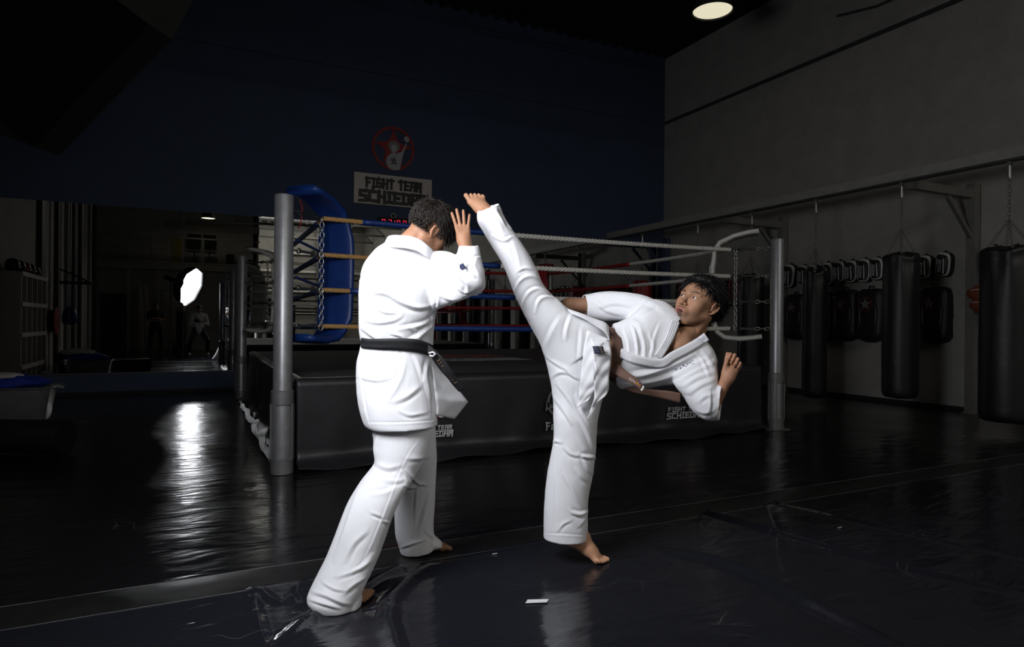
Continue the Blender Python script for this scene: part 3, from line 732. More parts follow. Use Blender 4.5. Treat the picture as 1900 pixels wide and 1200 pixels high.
def pad(key, mat, lab, thick=.06, width=.34, shift=0.0, dark=None):
    x, y, px, py = corn[key]; c = np.array([x+.7*shift, y-.7*shift, 0.]); o = np.array([px-x, py-y, 0.]); o /= np.linalg.norm(o)   # towards the post
    t = np.array([-o[1], o[0], 0]); IN2 = .13; c = c-o*IN2
    root = thing('corner_pad', lab, 'corner pad', (x, y, ROPES[0]), 'padded cushions in the ring corners')
    # side profile in the (distance to post, z) plane, curling to the post at both ends
    zt, zb = ROPES[3]+.05, ROPES[0]-.04
    prof = [(.30+IN2, zt+.135), (.22+IN2*.8, zt+.125), (.12+IN2*.4, zt+.09), (.02, zt+.02), (-.035, zt-.07), (-.045, zt-.20)]
    zs = np.linspace(zt-.24, zb+.16, 12)
    prof += [(-.045-.012*math.sin((zt-z)*4), z) for z in zs]
    prof += [(-.035, zb+.10), (.0, zb+.0), (.08, zb-.06), (.18+IN2*.4, zb-.075), (.28+IN2*.8, zb-.06), (.34+IN2, zb-.045)]
    pr = np.array(prof); tg = np.gradient(pr, axis=0); tg /= np.linalg.norm(tg, axis=1)[:, None]; nr = np.stack([tg[:, 1], -tg[:, 0]], 1)
    V = []; ns = 22; n = len(pr)
    for i in range(n):
        wd = width/2*(1.0 if 4 < i < n-5 else .82)
        puff = 1-.10*abs(math.sin(i*1.05))
        for k in range(ns):
            a = 2*math.pi*k/ns; ca, sa = math.cos(a), math.sin(a)
            u = math.copysign(abs(ca)**.35, ca)*wd; w = math.copysign(abs(sa)**.6, sa)*thick*.5*puff
            q = pr[i]+nr[i]*w
            V.append(c+o*q[0]+t*u+np.array([0, 0, q[1]]))
    F = [(i*ns+k, (i+1)*ns+k, (i+1)*ns+(k+1) % ns, i*ns+(k+1) % ns) for i in range(n-1) for k in range(ns)]
    F += [tuple(range(ns)), tuple((n-1)*ns+k for k in range(ns-1, -1, -1))]
    make_obj('cushion', V, F, mat, root, 'all')
    # piping down both long edges, and stitched seams
    for s_ in (-1, 1):
        pts = [c+o*(pr[i]-nr[i]*0)[0]+t*s_*width*.43+np.array([0,0,pr[i][1]])-o*(thick*.46) for i in range(6, n-6)]
        MB().tube(pts, .005, 6).build('piping', mat, root, True)
    for z in ((ROPES[1], ROPES[2]) if dark is not None else ()):
        MB().tube([c+o*.01+t*(-.10)+np.array([0,0,z+.03]), c+o*.25+t*(-.03)+np.array([0,0,z+.05]), c+o*.48+np.array([0,0,z+.08])], .012, 8).build('tie_strap', mat if dark is None else dark, root, True)
    return root
dk = material('dark_blue_vinyl', (.008, .02, .10), .5)
pad('fl', M['blue_vinyl'], 'blue padded corner cushion curling over the front left ring ropes', shift=.0, dark=dk)
pad('fr', M['white_vinyl'], 'white padded corner cushion curling over the front right ring ropes')
pad('br', M['red_vinyl'], 'red padded corner cushion at the rear right corner of the ring')
pad('bl', M['white_vinyl'], 'white padded corner cushion at rear left corner beside the mirror')
# red cord by the blue pad
q = [P(556,371,5.15), P(561,385,5.12), P(560,400,5.12), P(557,418,5.12), P(553,425,5.12)]
o = MB().tube(q, .004, 5).build('tie_cord', M['red_vinyl'], None, True); tag(o, 'thin red cord hanging beside the blue corner pad', 'cord')

# ------------------------------------------------------------------ bag rail
RX, RZ = 7.9, 3.0
root = thing('bag_rail', 'long pale steel rail carrying the punch bags along right wall', 'rail', (RX, 4, RZ))
MB().box((RX-.04, YH+4, RZ-.03), (RX+.04, YF-.01, RZ+.09)).build('rail_beam', M['rail'], root)
MB().box((RX-.055, YH+4, RZ-.055), (RX+.055, YF-.01, RZ-.03)).build('rail_flange', M['steel_dark'], root)
for i, y in enumerate((5.08, 8.2, 11.35, 1.96, -1.16)):
    fr = thing('wall_bracket', ['grey steel post and arm holding the bag rail, nearest on right wall', 'grey steel post and arm behind the front right ring post', 'blue steel post and arm in far corner of the hall', 'steel post and arm of bag rail seen in mirror, nearer camera', 'steel post and arm of bag rail seen in mirror, behind camera'][i], 'bracket', (9.25, y, 0), 'posts and arms that carry the bag rail')
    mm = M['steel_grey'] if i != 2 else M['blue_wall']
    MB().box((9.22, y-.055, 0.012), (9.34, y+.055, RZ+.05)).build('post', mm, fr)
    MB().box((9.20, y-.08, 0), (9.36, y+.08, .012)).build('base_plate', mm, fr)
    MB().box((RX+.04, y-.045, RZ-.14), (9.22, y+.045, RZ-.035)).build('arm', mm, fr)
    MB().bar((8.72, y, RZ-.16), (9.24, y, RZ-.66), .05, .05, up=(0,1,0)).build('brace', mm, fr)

def punch_bag(x, y, zt, L, r, lab, mat=None, squash=1.0, seed=1, topchain=True, flip=False):
    mat = mat or M['bag']
    root = thing('punch_bag', lab, 'punch bag', (x, y, zt-L), 'punch bags hanging from the rail')
    prof = [(.01, 0), (r*.6, .004), (r*.9, .03), (r, .09), (r*1.01, L*.3), (r*.985, L*.6), (r*.97, L-.22), (r*.93, L-.12), (r*.98, L-.06), (r*.9, L-.02), (r*.5, L-.004), (.01, L)]
    # resample finely and pleat the top
    hs = np.concatenate([np.linspace(0, .1, 5), np.linspace(.16, L-.35, 10), np.linspace(L-.3, L, 12)])
    rad = np.interp(hs, [p[1] for p in prof], [p[0] for p in prof]); rad[0] = .02; rad[-1] = r*.3
    n = 40; rg = np.random.default_rng(seed); ph = rg.uniform(0, 6, 4); V = []
    for h, rr in zip(hs, rad):
        pl = np.clip((h-(L-.55))/.4, 0, 1)
        for j in range(n):
            a = 2*math.pi*j/n
            q = rr*(1+.045*pl*math.sin(a*9+ph[0])+.02*pl*math.sin(a*5+ph[1])+.006*math.sin(a*2+h*5+ph[2]))
            V.append((x+q*math.cos(a), y+q*math.sin(a)*squash, zt-L+h+.02*pl*math.sin(a*4+ph[3])))
    m = len(hs); F = [(i*n+j, i*n+(j+1) % n, (i+1)*n+(j+1) % n, (i+1)*n+j) for i in range(m-1) for j in range(n)]
    F += [tuple(range(n-1, -1, -1)), tuple((m-1)*n+j for j in range(n))]
    make_obj('bag_body', V, F, mat, root, 'all')
    top = zt+.30
    for k in range(4):
        a = math.pi/2*k+.6
        e = (x+r*.78*math.cos(a), y+r*.78*math.sin(a), zt-.03)
        chain([e, (x, y, top)], M['steel_grey'], root, 'hanging_chain', .045, .0036)
        MB().lathe((e[0], e[1], e[2]-.02), [(.016, 0), (.018, .015), (.01, .03)], 8).build('rivet', M['chain'], root)
    chain([(x, y, top), (x, y, RZ-.22)], M['steel_grey'], root, 'hanging_chain', .055, .0045)
    MB().tube([(x, y, RZ-.24), (x, y, RZ-.08)], .016, 8).build('swivel', M['chain'], root, True)
    MB().box((x-.02, y-.02, RZ-.10), (x+.02, y+.02, RZ-.05)).build('hanger_plate', M['steel_grey'], root)
    return root
def rail_y(px):
    d = ray(px, 600); return d[1]/d[0]*RX
def zat(px, py, y): 
    p = on_plane(px, py, 1, y); return p[2]
for (px, pt, pb, r, lab, sd) in ((1871, 458, 785, .265, 'largest black leather punch bag at the right edge', 3),
        (1671, 470, 740, .205, 'black leather punch bag in the middle of right wall, left of the wall bracket', 4),
        (1512, 500, 739, .165, 'slim creased black punch bag just right of the ring post', 5),
        (1393, 540, 760, .20, 'dark punch bag behind the ring, left of the right post', 6),
        (1293, 545, 740, .20, 'dark punch bag behind the ring above kicker head', 7)):
    y = rail_y(px); zt = zat(px, pt, y); zb = zat(px, pb, y)
    if px in (1393, 1293): zt, zb = 1.95-.02*(px == 1293), .35
    punch_bag(RX, y, zt, zt-zb, r, lab, seed=sd)
for i, (y, c) in enumerate(((10.4, 'red'), (2.6, 'black'), (1.3, 'black'), (0.1, 'red'), (-2.2, 'black'), (-3.6, 'red'), (-5.2, 'black'))):
    punch_bag(RX, y, 2.0, 1.65, .19, '%s punch bag on the rail, %s' % (c, ['hanging in the far corner before the mirror', 'seen in mirror, first one beyond the nearest bag', 'seen in mirror, second one past the nearest bag', 'seen in mirror, hanging level with the camera', 'seen in mirror, just behind the camera', 'seen in mirror, left of last black one', 'seen in mirror, last of the row'][i]), M['red_vinyl'] if c == 'red' else M['bag'], seed=20+i)

# ------------------------------------------------------------------ pads and shields on the right wall
def WR(px, py, off=0.0): return on_plane(px, py, 0, XR-off)
def thai_pad(px, py, h_px, tilt, lab, grp='black and white focus pads in a row on right wall'):
    c = WR(px, py, .0); hz = depth_of(c)*h_px/FOC; wz = hz*.62
    root = thing('focus_pad', lab, 'focus pad', tuple(c-np.array([.1, 0, 0])), grp)
    ca, sa = math.cos(tilt), math.sin(tilt)
    def q(u, v, d): # u toward -Y (right in the photo), v up, d out of the wall
        return np.array([XR-d, c[1]-(u*ca+v*sa)*wz/2, c[2]+(-u*sa*wz/2+v*ca*hz/2)])
    def sup(s_, d0, d1, name, mat, n=28, bulge=.02, u0=0, v0=0, ex=.62, su=1, sv=1):
        ring = []
        for j in range(n):
            a = 2*math.pi*j/n; u = math.copysign(abs(math.cos(a))**ex, math.cos(a)); v = math.copysign(abs(math.sin(a))**ex, math.sin(a))
            ring.append((u*s_*su+u0, v*s_*sv+v0))
        V = []
        lv = [(1, d0), (1, d1-.012), (.93, d1-.003), (.8, d1), (.4, d1+bulge*.5)]
        for k, d in lv: V += [q(u0+(u-u0)*k, v0+(v-v0)*k, d) for u, v in ring]
        V.append(q(u0, v0, d1+bulge*.6)); m = len(lv)
        F = [(i*n+j, i*n+(j+1) % n, (i+1)*n+(j+1) % n, (i+1)*n+j) for i in range(m-1) for j in range(n)]
        F += [((m-1)*n+j, (m-1)*n+(j+1) % n, m*n) for j in range(n)]+[tuple(range(n-1, -1, -1))]
        make_obj(name, V, F, mat, root, 'all')
    sup(1.0, .004, .09, 'pad_shell', M['black_cloth'] if False else M['bag'])
    sup(.96, .09, .12, 'pad_rim', M['white_vinyl'])
    sup(.80, .10, .15, 'pad_face', M['bag'], v0=-.04)
    # white side stripes and an oval hand opening at the top
    for s_ in (-1, 1):
        MB().prism([q(s_*.34, .45, .165), q(s_*.46, .45, .163), q(s_*.56, -.74, .155), q(s_*.40, -.74, .157)][::(1 if s_ > 0 else -1)], (-.004, 0, 0)).build('pad_stripe', M['white_vinyl'], root)
    sup(.5, .145, .170, 'hand_opening', M['dark'], v0=.58, su=1.0, sv=.42)
    o_ = q(.16, -.62, .170)
    ux = (q(.16, .4, .17)-o_); L = np.linalg.norm(ux); ux /= L; uy = q(-.2, -.62, .17)-o_; W_ = np.linalg.norm(uy); uy /= W_
    letters('BOOSTER', o_, ux, uy, (-1,0,0), L/7*.72, W_*.9, L/7*.26, W_*.2, .004, M['logo_white'], root, False, 'lettering')
    MB().tube([q(-.2, 1.0, .05), q(0, 1.12, .05), q(.2, 1.0, .05)], .008, 6).build('hang_loop', M['dark'], root, True)
pads = [(1470, 512, 44, .20, 'first pad right of the ring post'), (1497, 511, 38, .05, 'pad half hidden at left of the slim bag'), (1514, 510, 38, .0, 'pad behind the top of slim bag'), (1541, 509, 44, -.02, 'pad just right of the slim bag'),
        (1563, 505, 42, .05, 'second pad right of the slim bag'), (1586, 504, 42, .02, 'third pad right of the slim bag'), (1610, 502, 44, .08, 'fourth pad right of slim bag, strap hanging'),
        (1634, 499, 42, .02, 'pad tucked beside the left edge of the middle bag'), (1700, 498, 44, 0, 'pad peeking out at right of the middle bag'), (1722, 496, 45, .03, 'pad second from the wall bracket'), (1757, 491, 46, .14, 'pad nearest the wall bracket on its left'),
        (1850, 478, 44, .05, 'pad between wall bracket and largest bag'), (1893, 478, 46, -.05, 'pad above the largest bag at right edge')]
for px, py, h, t, lab in pads: thai_pad(px, py, h, t, 'black and white focus '+lab)

def kick_shield(px, py, w_px, h_px, lab, tilt=0):
    c = WR(px, py); dz = depth_of(c); h = dz*h_px/FOC; w = h*.52
    root = thing('kick_shield', lab, 'kick shield', tuple(c-np.array([.1, 0, 0])), 'black kick shields hanging under the pads')
    ca, sa = math.cos(tilt), math.sin(tilt)
    q = lambda u, v, d: np.array([XR-d, c[1]-(u*w/2*ca+v*h/2*sa), c[2]+(v*h/2*ca-u*w/2*sa)])
    out = [(-.62,1),(.62,1),(.86,.92),(.97,.7),(1,.2),(.97,-.35),(1,-.75),(.8,-.93),(.35,-1),(-.35,-1),(-.8,-.93),(-1,-.75),(-.93,-.35),(-.98,.2),(-.95,.7),(-.84,.92)]
    V = []; lv = [(1, .004), (1.0, .05), (1.0, .10), (.93, .135), (.8, .15), (.4, .156)]
    for k, d in lv: V += [q(u*k, v*k, d+(.02*abs(v) if d > .1 else 0)) for u, v in out]
    n = len(out); V.append(q(0, 0, .157)); m = len(lv)
    F = [(i*n+(j+1) % n, i*n+j, (i+1)*n+j, (i+1)*n+(j+1) % n) for i in range(m-1) for j in range(n)]+[((m-1)*n+(j+1) % n, (m-1)*n+j, m*n) for j in range(n)]+[tuple(range(n))]
    make_obj('shield_body', V, F, M['bag'], root, 'all')
    MB().tube([q(-.2, .96, .07), q(-.14, 1.1, .07), q(.14, 1.1, .07), q(.2, .96, .07)], .012, 8).build('carry_loop', M['black_cloth'], root, True)
    for s_ in (-1, 1):
        MB().tube([q(s_*.97, .1, .06), q(s_*1.08, .0, .06), q(s_*.97, -.12, .06)], .012, 6).build('side_handle', M['black_cloth'], root, True)
    for s_ in (-1, 1):
        MB().tube([q(s_*.62, .55, .158), q(s_*.62, -.1, .158), q(s_*.5, -.55, .160), q(s_*.3, -.72, .166)], .005, 5).build('seam_piping', M['steel_grey'], root, True)
    MB().tube([q(-.45, -.74, .166), q(.45, -.74, .166)], .004, 5).build('seam_piping', M['steel_grey'], root, True)
    e = q(-.12, .42, .175)
    emblem(e, h*.135, (0,-1,0), (0,0,1), (-1,0,0), root, M['badge_red'], M['badge_grey'], depth=.004, fig=False)
    # pale five-pointed star inside the ring
    pts = []
    for k in range(10):
        a = math.pi/2+math.pi*k/5; r = h*.115*(1 if k % 2 == 0 else .42); pts.append(e+np.array([-.004, -r*math.cos(a), r*math.sin(a)]))
    MB().prism(pts[::-1], (-.004, 0, 0)).build('shield_star', M['badge_grey'], root)
for px, py, h, lab in ((1483, 588, 84, 'black kick shield with star badge just left of the slim punch bag'), (1531, 588, 92, 'black kick shield mostly hidden behind the slim punch bag'), (1575, 585, 94, 'black kick shield with star badge right of the slim punch bag'), (1622, 585, 98, 'black kick shield with star badge touching the middle punch bag'), (1741, 585, 104, 'black kick shield with star badge left of the wall bracket')):
    kick_shield(px, py, 50, h, lab)
# red mitts next to the bracket
def mitt(px, py, lab, h_px=30):
    c = WR(px, py, .14); h = depth_of(c)*h_px/FOC
    root = thing('boxing_mitt', lab, 'mitt', tuple(c), 'red mitts hanging by the bracket')
    V = []; n = 20; m = 12
    for i in range(m+1):
        t = math.pi*i/m
        for j in range(n):
            a = 2*math.pi*j/n; x = .07*math.sin(t)*math.cos(a); y = h*.78*math.sin(t)*math.sin(a)*(1+.15*math.cos(t)); z = h*.5*math.cos(t)
            V.append(c+np.array([x, y, z]))
    F = [(i*n+j, (i+1)*n+j, (i+1)*n+(j+1) % n, i*n+(j+1) % n) for i in range(m) for j in range(n)]
    make_obj('mitt_body', V, F, M['orange'], root, 'all')
    MB().tube([c+np.array([-.072*math.cos(a)*.9, h*.62*math.sin(a)+0, h*.05+h*.2*math.cos(a)]) for a in np.linspace(-1.3, 1.3, 9)], .007, 6).build('mitt_piping', M['offwhite'], root, True)
    MB().tube([c+np.array([.03, 0, h*.4]), c+np.array([.1, 0, h*.75]), (XR-.005, c[1], c[2]+h*.8)], .008, 6).build('wrist_strap', M['red_vinyl'], root, True)
mitt(1818, 545, 'red leather mitt right of the wall bracket, the upper one', 32)
mitt(1819, 567, 'red leather mitt right of the wall bracket, the lower one', 26)

# ------------------------------------------------------------------ laundry bin at left edge
def bin_(c, w, d, h, lab, mat, contents, name='laundry_bin', yaw=0.0):
    root = thing(name, lab, 'bin', tuple(c))
    ca, sa = math.cos(yaw), math.sin(yaw)
    T = lambda x, y, z: (c[0]+x*ca-y*sa, c[1]+x*sa+y*ca, c[2]+z)
    def ring(k, z, n=6, r=.06):
        pts = []
        for cx_, cy_, a0 in ((1,1,0),(-1,1,90),(-1,-1,180),(1,-1,270)):
            for i in range(n):
                a = math.radians(a0+90*i/(n-1)); pts.append(T(cx_*(w/2*k-r)+r*math.cos(a), cy_*(d/2*k-r)+r*math.sin(a), z))
        return pts
    R = [ring(.80, .006), ring(.82, .03), ring(.97, h*.92), ring(1.0, h*.95), ring(1.06, h*.96), ring(1.07, h*.985), ring(1.0, h), ring(.97, h*.93), ring(.79, .03)]
    n = len(R[0]); V = [p for r in R for p in r]
    F = [(i*n+j, i*n+(j+1) % n, (i+1)*n+(j+1) % n, (i+1)*n+j) for i in range(len(R)-1) for j in range(n)]+[tuple(range(n-1, -1, -1)), tuple((len(R)-1)*n+j for j in range(n))]
    make_obj('bin_shell', V, F, mat, root, 'all')
    for s_ in (-1, 1):
        MB().tube([T(s_*w*.53, -d*.14, h*.97), T(s_*w*.60, -d*.1, h*.94), T(s_*w*.60, d*.1, h*.94), T(s_*w*.53, d*.14, h*.97)], .012, 6).build('bin_handle', mat, root, True)
    for (nm, lab2, m2, x, y, z, sx, sy, sz, sd) in contents:
        rg = np.random.default_rng(sd); ph = rg.uniform(0, 6, 8); V = []; n1, n2 = 40, 24
        for i in range(n2+1):
            t = math.pi*i/n2
            for j in range(n1):
                a = 2*math.pi*j/n1
                f = 1+.10*math.sin(3*a+ph[0]+2*t)+.06*math.sin(7*a+ph[1]-3*t)+.05*math.sin(5*t+ph[2]+2*a)+.03*math.sin(11*a+4*t+ph[3])
                V.append(T(x+sx*f*math.sin(t)*math.cos(a), y+sy*f*math.sin(t)*math.sin(a), z+sz*f*math.cos(t)))
        F = [(i*n1+j, (i+1)*n1+j, (i+1)*n1+(j+1) % n1, i*n1+(j+1) % n1) for i in range(n2) for j in range(n1)]
        o = make_obj(nm, V, F, m2, None, 'all'); tag(o, lab2, 'clothing', 'clothes heaped in the laundry bins')
    return root
bc = on_plane(18, 788, 2, 0)
frost = material('frosted_clear_plastic', (.42, .42, .42), .25); 
_b = frost.node_tree.nodes['Principled BSDF']; _b.inputs['Transmission Weight'].default_value = .75; _b.inputs['IOR'].default_value = 1.2
bc = bc+np.array([.0, .22, 0])
bin_(bc, .74, .50, .40, 'clear plastic laundry bin of clothes at the left edge', frost, [
    ('crumpled_jacket', 'royal blue garment heaped in the clear bin at left edge', M['cloth_blue'], -.02, -.02, .44, .32, .21, .085, 1),
    ('crumpled_jacket', 'pale garment draped over the blue one in the left bin', M['cloth_white'], -.14, -.06, .52, .26, .15, .035, 2),
    ('crumpled_jacket', 'white clothing pressed against the side of the clear bin', M['cloth_white'], .02, -.02, .21, .27, .17, .15, 3)])
bin_((-2.45, 6.1, 0), .62, .45, .40, 'solid black crate with white cloth, mirrored left of the mat', M['dark'], [
    ('crumpled_jacket', 'grey white cloth on the black crate seen in the mirror', M['cloth_white'], .05, 0, .42, .30, .2, .07, 5)], 'storage_crate')
bin_((-2.0, 6.9, 0), .45, .36, .36, 'small clear basket seen in the mirror beside the black crate', frost, [
    ('crumpled_jacket', 'dark cloth inside the small basket seen in mirror', M['black_cloth'], 0, 0, .30, .18, .13, .08, 6)])
o = MB().tube([(-1.62, 6.9, .15), (-1.0, 6.6, .15)], .145, 20).build('rolled_mat', M['bag'], None, True); tag(o, 'black rolled mat lying beside the basket, seen in the mirror', 'mat')

# row of shin guards hung along the far end of the right wall
ORD = 'first second third fourth fifth sixth seventh eighth ninth tenth eleventh twelfth thirteenth fourteenth fifteenth'.split()
def shin_guards():
    rg = np.random.default_rng(12); protos = {}
    mats = {'red': material('worn_red_guard', (.14, .012, .014), .55), 'black': M['bag'], 'grey': material('worn_grey_guard', (.13, .13, .13), .6)}
    root = thing('hook_rail', 'wooden hook rail for shin guards on the far right wall', 'rail', (XR-.03, 10.0, 2.08))
    MB().box((XR-.03, 8.75, 2.05), (XR, 11.1, 2.11)).build('rail_board', M['wood'], root)
    for k in range(24):
        y = 8.80+k*.097; c = ['red', 'grey', 'red', 'black', 'red'][k % 5]
        if c not in protos:
            r = thing('shin_guard', '', 'shin guard', (0, 0, 0)); V = []; n = 14; zs = np.linspace(0, .50, 9)
            for z in zs:
                t = z/.5; w = .040*(1-.25*t)*(math.sin(math.pi*min(1, max(0, t*.96+.02)))**.25); d = .055
                for j in range(n):
                    a = 2*math.pi*j/n; V.append((-.075-d*math.cos(a)*(1-.2*t), w*math.sin(a), z-.5))
            F = [(i*n+j, i*n+(j+1) % n, (i+1)*n+(j+1) % n, (i+1)*n+j) for i in range(8) for j in range(n)]+[tuple(range(n-1, -1, -1)), tuple(8*n+j for j in range(n))]
            make_obj('guard_shell', V, F, mats[c], r, 'all'); MB().box((-.137, -.030, -.36), (-.12, .030, -.32)).build('strap', M['badge_grey'] if c != 'grey' else M['badge_red'], r)
            MB().tube([(-.07, 0, -.02), (-.03, 0, .05), (-.02, 0, .06)], .006, 5).build('loop', M['dark'], r); protos[c] = [r, False]
        p_, used = protos[c]; o = p_ if not used else copy_tree(p_); protos[c][1] = True
        o.location = (XR, y, 2.02+rg.uniform(-.02, .02)); o.rotation_euler = (rg.uniform(-.05, .05), 0, 0)
        cnt = protos[c].__len__() and sum(1 for q in range(k+1) if ['red', 'grey', 'red', 'black', 'red'][q % 5] == c)
        o['label'] = '%s %s shin guard on the hook rail, counted from the wall bracket end' % (ORD[cnt-1], c); o['group'] = '%s shin guards on the hook rail' % c
shin_guards()
# ------------------------------------------------------------------ figure tools: distance fields -> one skin mesh
class Field:
    """primitives in a local frame; frame = 3x3 columns (x,y,z) in world, origin in world"""
    def __init__(s, origin=(0,0,0), frame=np.eye(3)):
        s.o = np.asarray(origin, float); s.R = np.asarray(frame, float); s.p = []
    def cone(s, a, b, ra, rb=None, k=.01, op='U', sq=None):
        s.p.append(('c', np.asarray(a, float), np.asarray(b, float), ra, ra if rb is None else rb, k, op, sq)); return s
    def ell(s, c, r, k=.01, op='U', rot=None):
        s.p.append(('e', np.asarray(c, float), np.asarray(r, float), None if rot is None else np.asarray(rot, float), 0, k, op, None)); return s
    def chain(s, pts, rs, k=.01):
        for a, b, ra, rb in zip(pts, pts[1:], rs, rs[1:]): s.cone(a, b, ra, rb, k)
        return s
    def to_world(s, V): return s.o+np.asarray(V) @ s.R.T
    def grid(s, lo, hi, h):
        lo = np.asarray(lo, float); n = np.ceil((np.asarray(hi)-lo)/h).astype(int)+1
        ax = [lo[i]+h*np.arange(n[i]) for i in range(3)]
        D = np.full(tuple(n), .2, np.float32)
        for t, a, b, ra, rb, k, op, sq in s.p:
            m = k+.03
            if t == 'c': mn = np.minimum(a-ra, b-rb)-m; mx = np.maximum(a+ra, b+rb)+m
            else: r_ = max(b) if ra is not None else b; mn = a-r_-m; mx = a+r_+m
            i0 = np.maximum(((mn-lo)/h).astype(int), 0); i1 = np.minimum(((mx-lo)/h).astype(int)+2, n)
            if (i1 <= i0).any(): continue
            sl = tuple(slice(p, q) for p, q in zip(i0, i1))
            X, Y, Z = np.meshgrid(*[ax[i][sl[i]] for i in range(3)], indexing='ij')
            if t == 'c':
                ab = b-a; l2 = ab @ ab+1e-12
                T = np.clip(((X-a[0])*ab[0]+(Y-a[1])*ab[1]+(Z-a[2])*ab[2])/l2, 0, 1)
                dx, dy, dz = X-a[0]-T*ab[0], Y-a[1]-T*ab[1], Z-a[2]-T*ab[2]
                if sq is not None:  # squash along a direction: (dir, factor)
                    q = np.asarray(sq[0]); w = dx*q[0]+dy*q[1]+dz*q[2]; f = (sq[1]-1)*w
                    dx, dy, dz = dx+f*q[0], dy+f*q[1], dz+f*q[2]
                d = np.sqrt(dx*dx+dy*dy+dz*dz)-(ra+T*(rb-ra))
            else:
                dx, dy, dz = X-a[0], Y-a[1], Z-a[2]
                if ra is not None:
                    Q = ra; dx, dy, dz = [dx*Q[0, i]+dy*Q[1, i]+dz*Q[2, i] for i in range(3)]
                k0 = np.sqrt((dx/b[0])**2+(dy/b[1])**2+(dz/b[2])**2); k1 = np.sqrt((dx/b[0]**2)**2+(dy/b[1]**2)**2+(dz/b[2]**2)**2)+1e-9
                d = k0*(k0-1)/k1
            o = D[sl]
            if op == 'U':
                hh = np.clip(.5+.5*(o-d)/k, 0, 1); D[sl] = o*(1-hh)+d*hh-k*hh*(1-hh)
            else:
                d = -d; hh = np.clip(.5-.5*(o-d)/k, 0, 1); D[sl] = o*(1-hh)+d*hh+k*hh*(1-hh)
        return D, lo, h
    def mesh(s, lo, hi, h, clip=None):
        D, lo, h = s.grid(lo, hi, h)
        V, F = surface_nets(D, lo, h)
        return s.to_world(V), F, V

def surface_nets(D, lo, h):
    S_ = D < 0; n = D.shape
    c = S_[:-1, :-1, :-1].astype(np.int8)
    for i in (0, 1):
        for j in (0, 1):
            for k in (0, 1):
                if i or j or k: c = c+S_[i:n[0]-1+i, j:n[1]-1+j, k:n[2]-1+k]
    act = np.argwhere((c > 0) & (c < 8)); N = len(act)
    if N == 0: return np.zeros((0, 3)), np.zeros((0, 4), int)
    idx = np.full(c.shape, -1, np.int32); idx[tuple(act.T)] = np.arange(N)
    corner = {}
    for i in (0, 1):
        for j in (0, 1):
            for k in (0, 1): corner[i, j, k] = D[act[:, 0]+i, act[:, 1]+j, act[:, 2]+k]
    acc = np.zeros((N, 3)); cnt = np.zeros(N)
    for ax_ in range(3):
        o1, o2 = [q for q in range(3) if q != ax_]
        for u in (0, 1):
            for v in (0, 1):
                a = [0, 0, 0]; a[o1] = u; a[o2] = v; b = list(a); b[ax_] = 1
                A, B = corner[tuple(a)], corner[tuple(b)]; cr_ = (A < 0) != (B < 0)
                t = np.where(cr_, A/(A-B+1e-12), 0); p = np.zeros((N, 3)); p[:, o1] = u; p[:, o2] = v; p[:, ax_] = t
                acc += p*cr_[:, None]; cnt += cr_
    V = lo+(act+acc/cnt[:, None])*h
    F = []
    for ax_ in range(3):
        o1, o2 = [(1, 2), (2, 0), (0, 1)][ax_]
        sl0 = [slice(None)]*3; sl1 = [slice(None)]*3; sl0[ax_] = slice(0, -1); sl1[ax_] = slice(1, None)
        A, B = S_[tuple(sl0)], S_[tuple(sl1)]; e = np.argwhere(A != B); ins = A[tuple(e.T)]
        ok = (e[:, o1] > 0) & (e[:, o2] > 0) & (e[:, o1] < n[o1]-1) & (e[:, o2] < n[o2]-1); e = e[ok]; ins = ins[ok]
        def g(d1, d2):
            q = e.copy(); q[:, o1] -= d1; q[:, o2] -= d2; return idx[q[:, 0], q[:, 1], q[:, 2]]
        quad = np.stack([g(1, 1), g(0, 1), g(0, 0), g(1, 0)], 1)
        quad[~ins] = quad[~ins][:, ::-1]; F.append(quad)
    F = np.concatenate(F); F = F[(F >= 0).all(1)]
    return V, F

def frame_from(y, z):
    """columns x,y,z in world from approximate y (forward) and z (up)"""
    z = np.asarray(z, float); z = z/np.linalg.norm(z); y = np.asarray(y, float); y = y-z*(y @ z); y /= np.linalg.norm(y)
    return np.stack([np.cross(y, z), y, z], 1)
def cam_dir(r, u, f): 
    v = r*CR+u*CU+f*CF; return v/np.linalg.norm(v)

def vnoise(P_, seed=0):
    """smooth value noise, P_ (N,3)"""
    p = np.floor(P_).astype(np.int64); f = P_-p; f = f*f*(3-2*f)
    def hsh(a):
        q = (a[:, 0]*374761393+a[:, 1]*668265263+a[:, 2]*2147483647+seed*144665) & 0xffffffff
        q = ((q ^ (q >> 13))*1274126177) & 0xffffffff; return ((q ^ (q >> 16)) & 0xffff)/65535.
    r = 0
    for i in (0, 1):
        for j in (0, 1):
            for k in (0, 1):
                w = (f[:, 0] if i else 1-f[:, 0])*(f[:, 1] if j else 1-f[:, 1])*(f[:, 2] if k else 1-f[:, 2])
                r = r+w*hsh(p+np.array([i, j, k]))
    return r*2-1

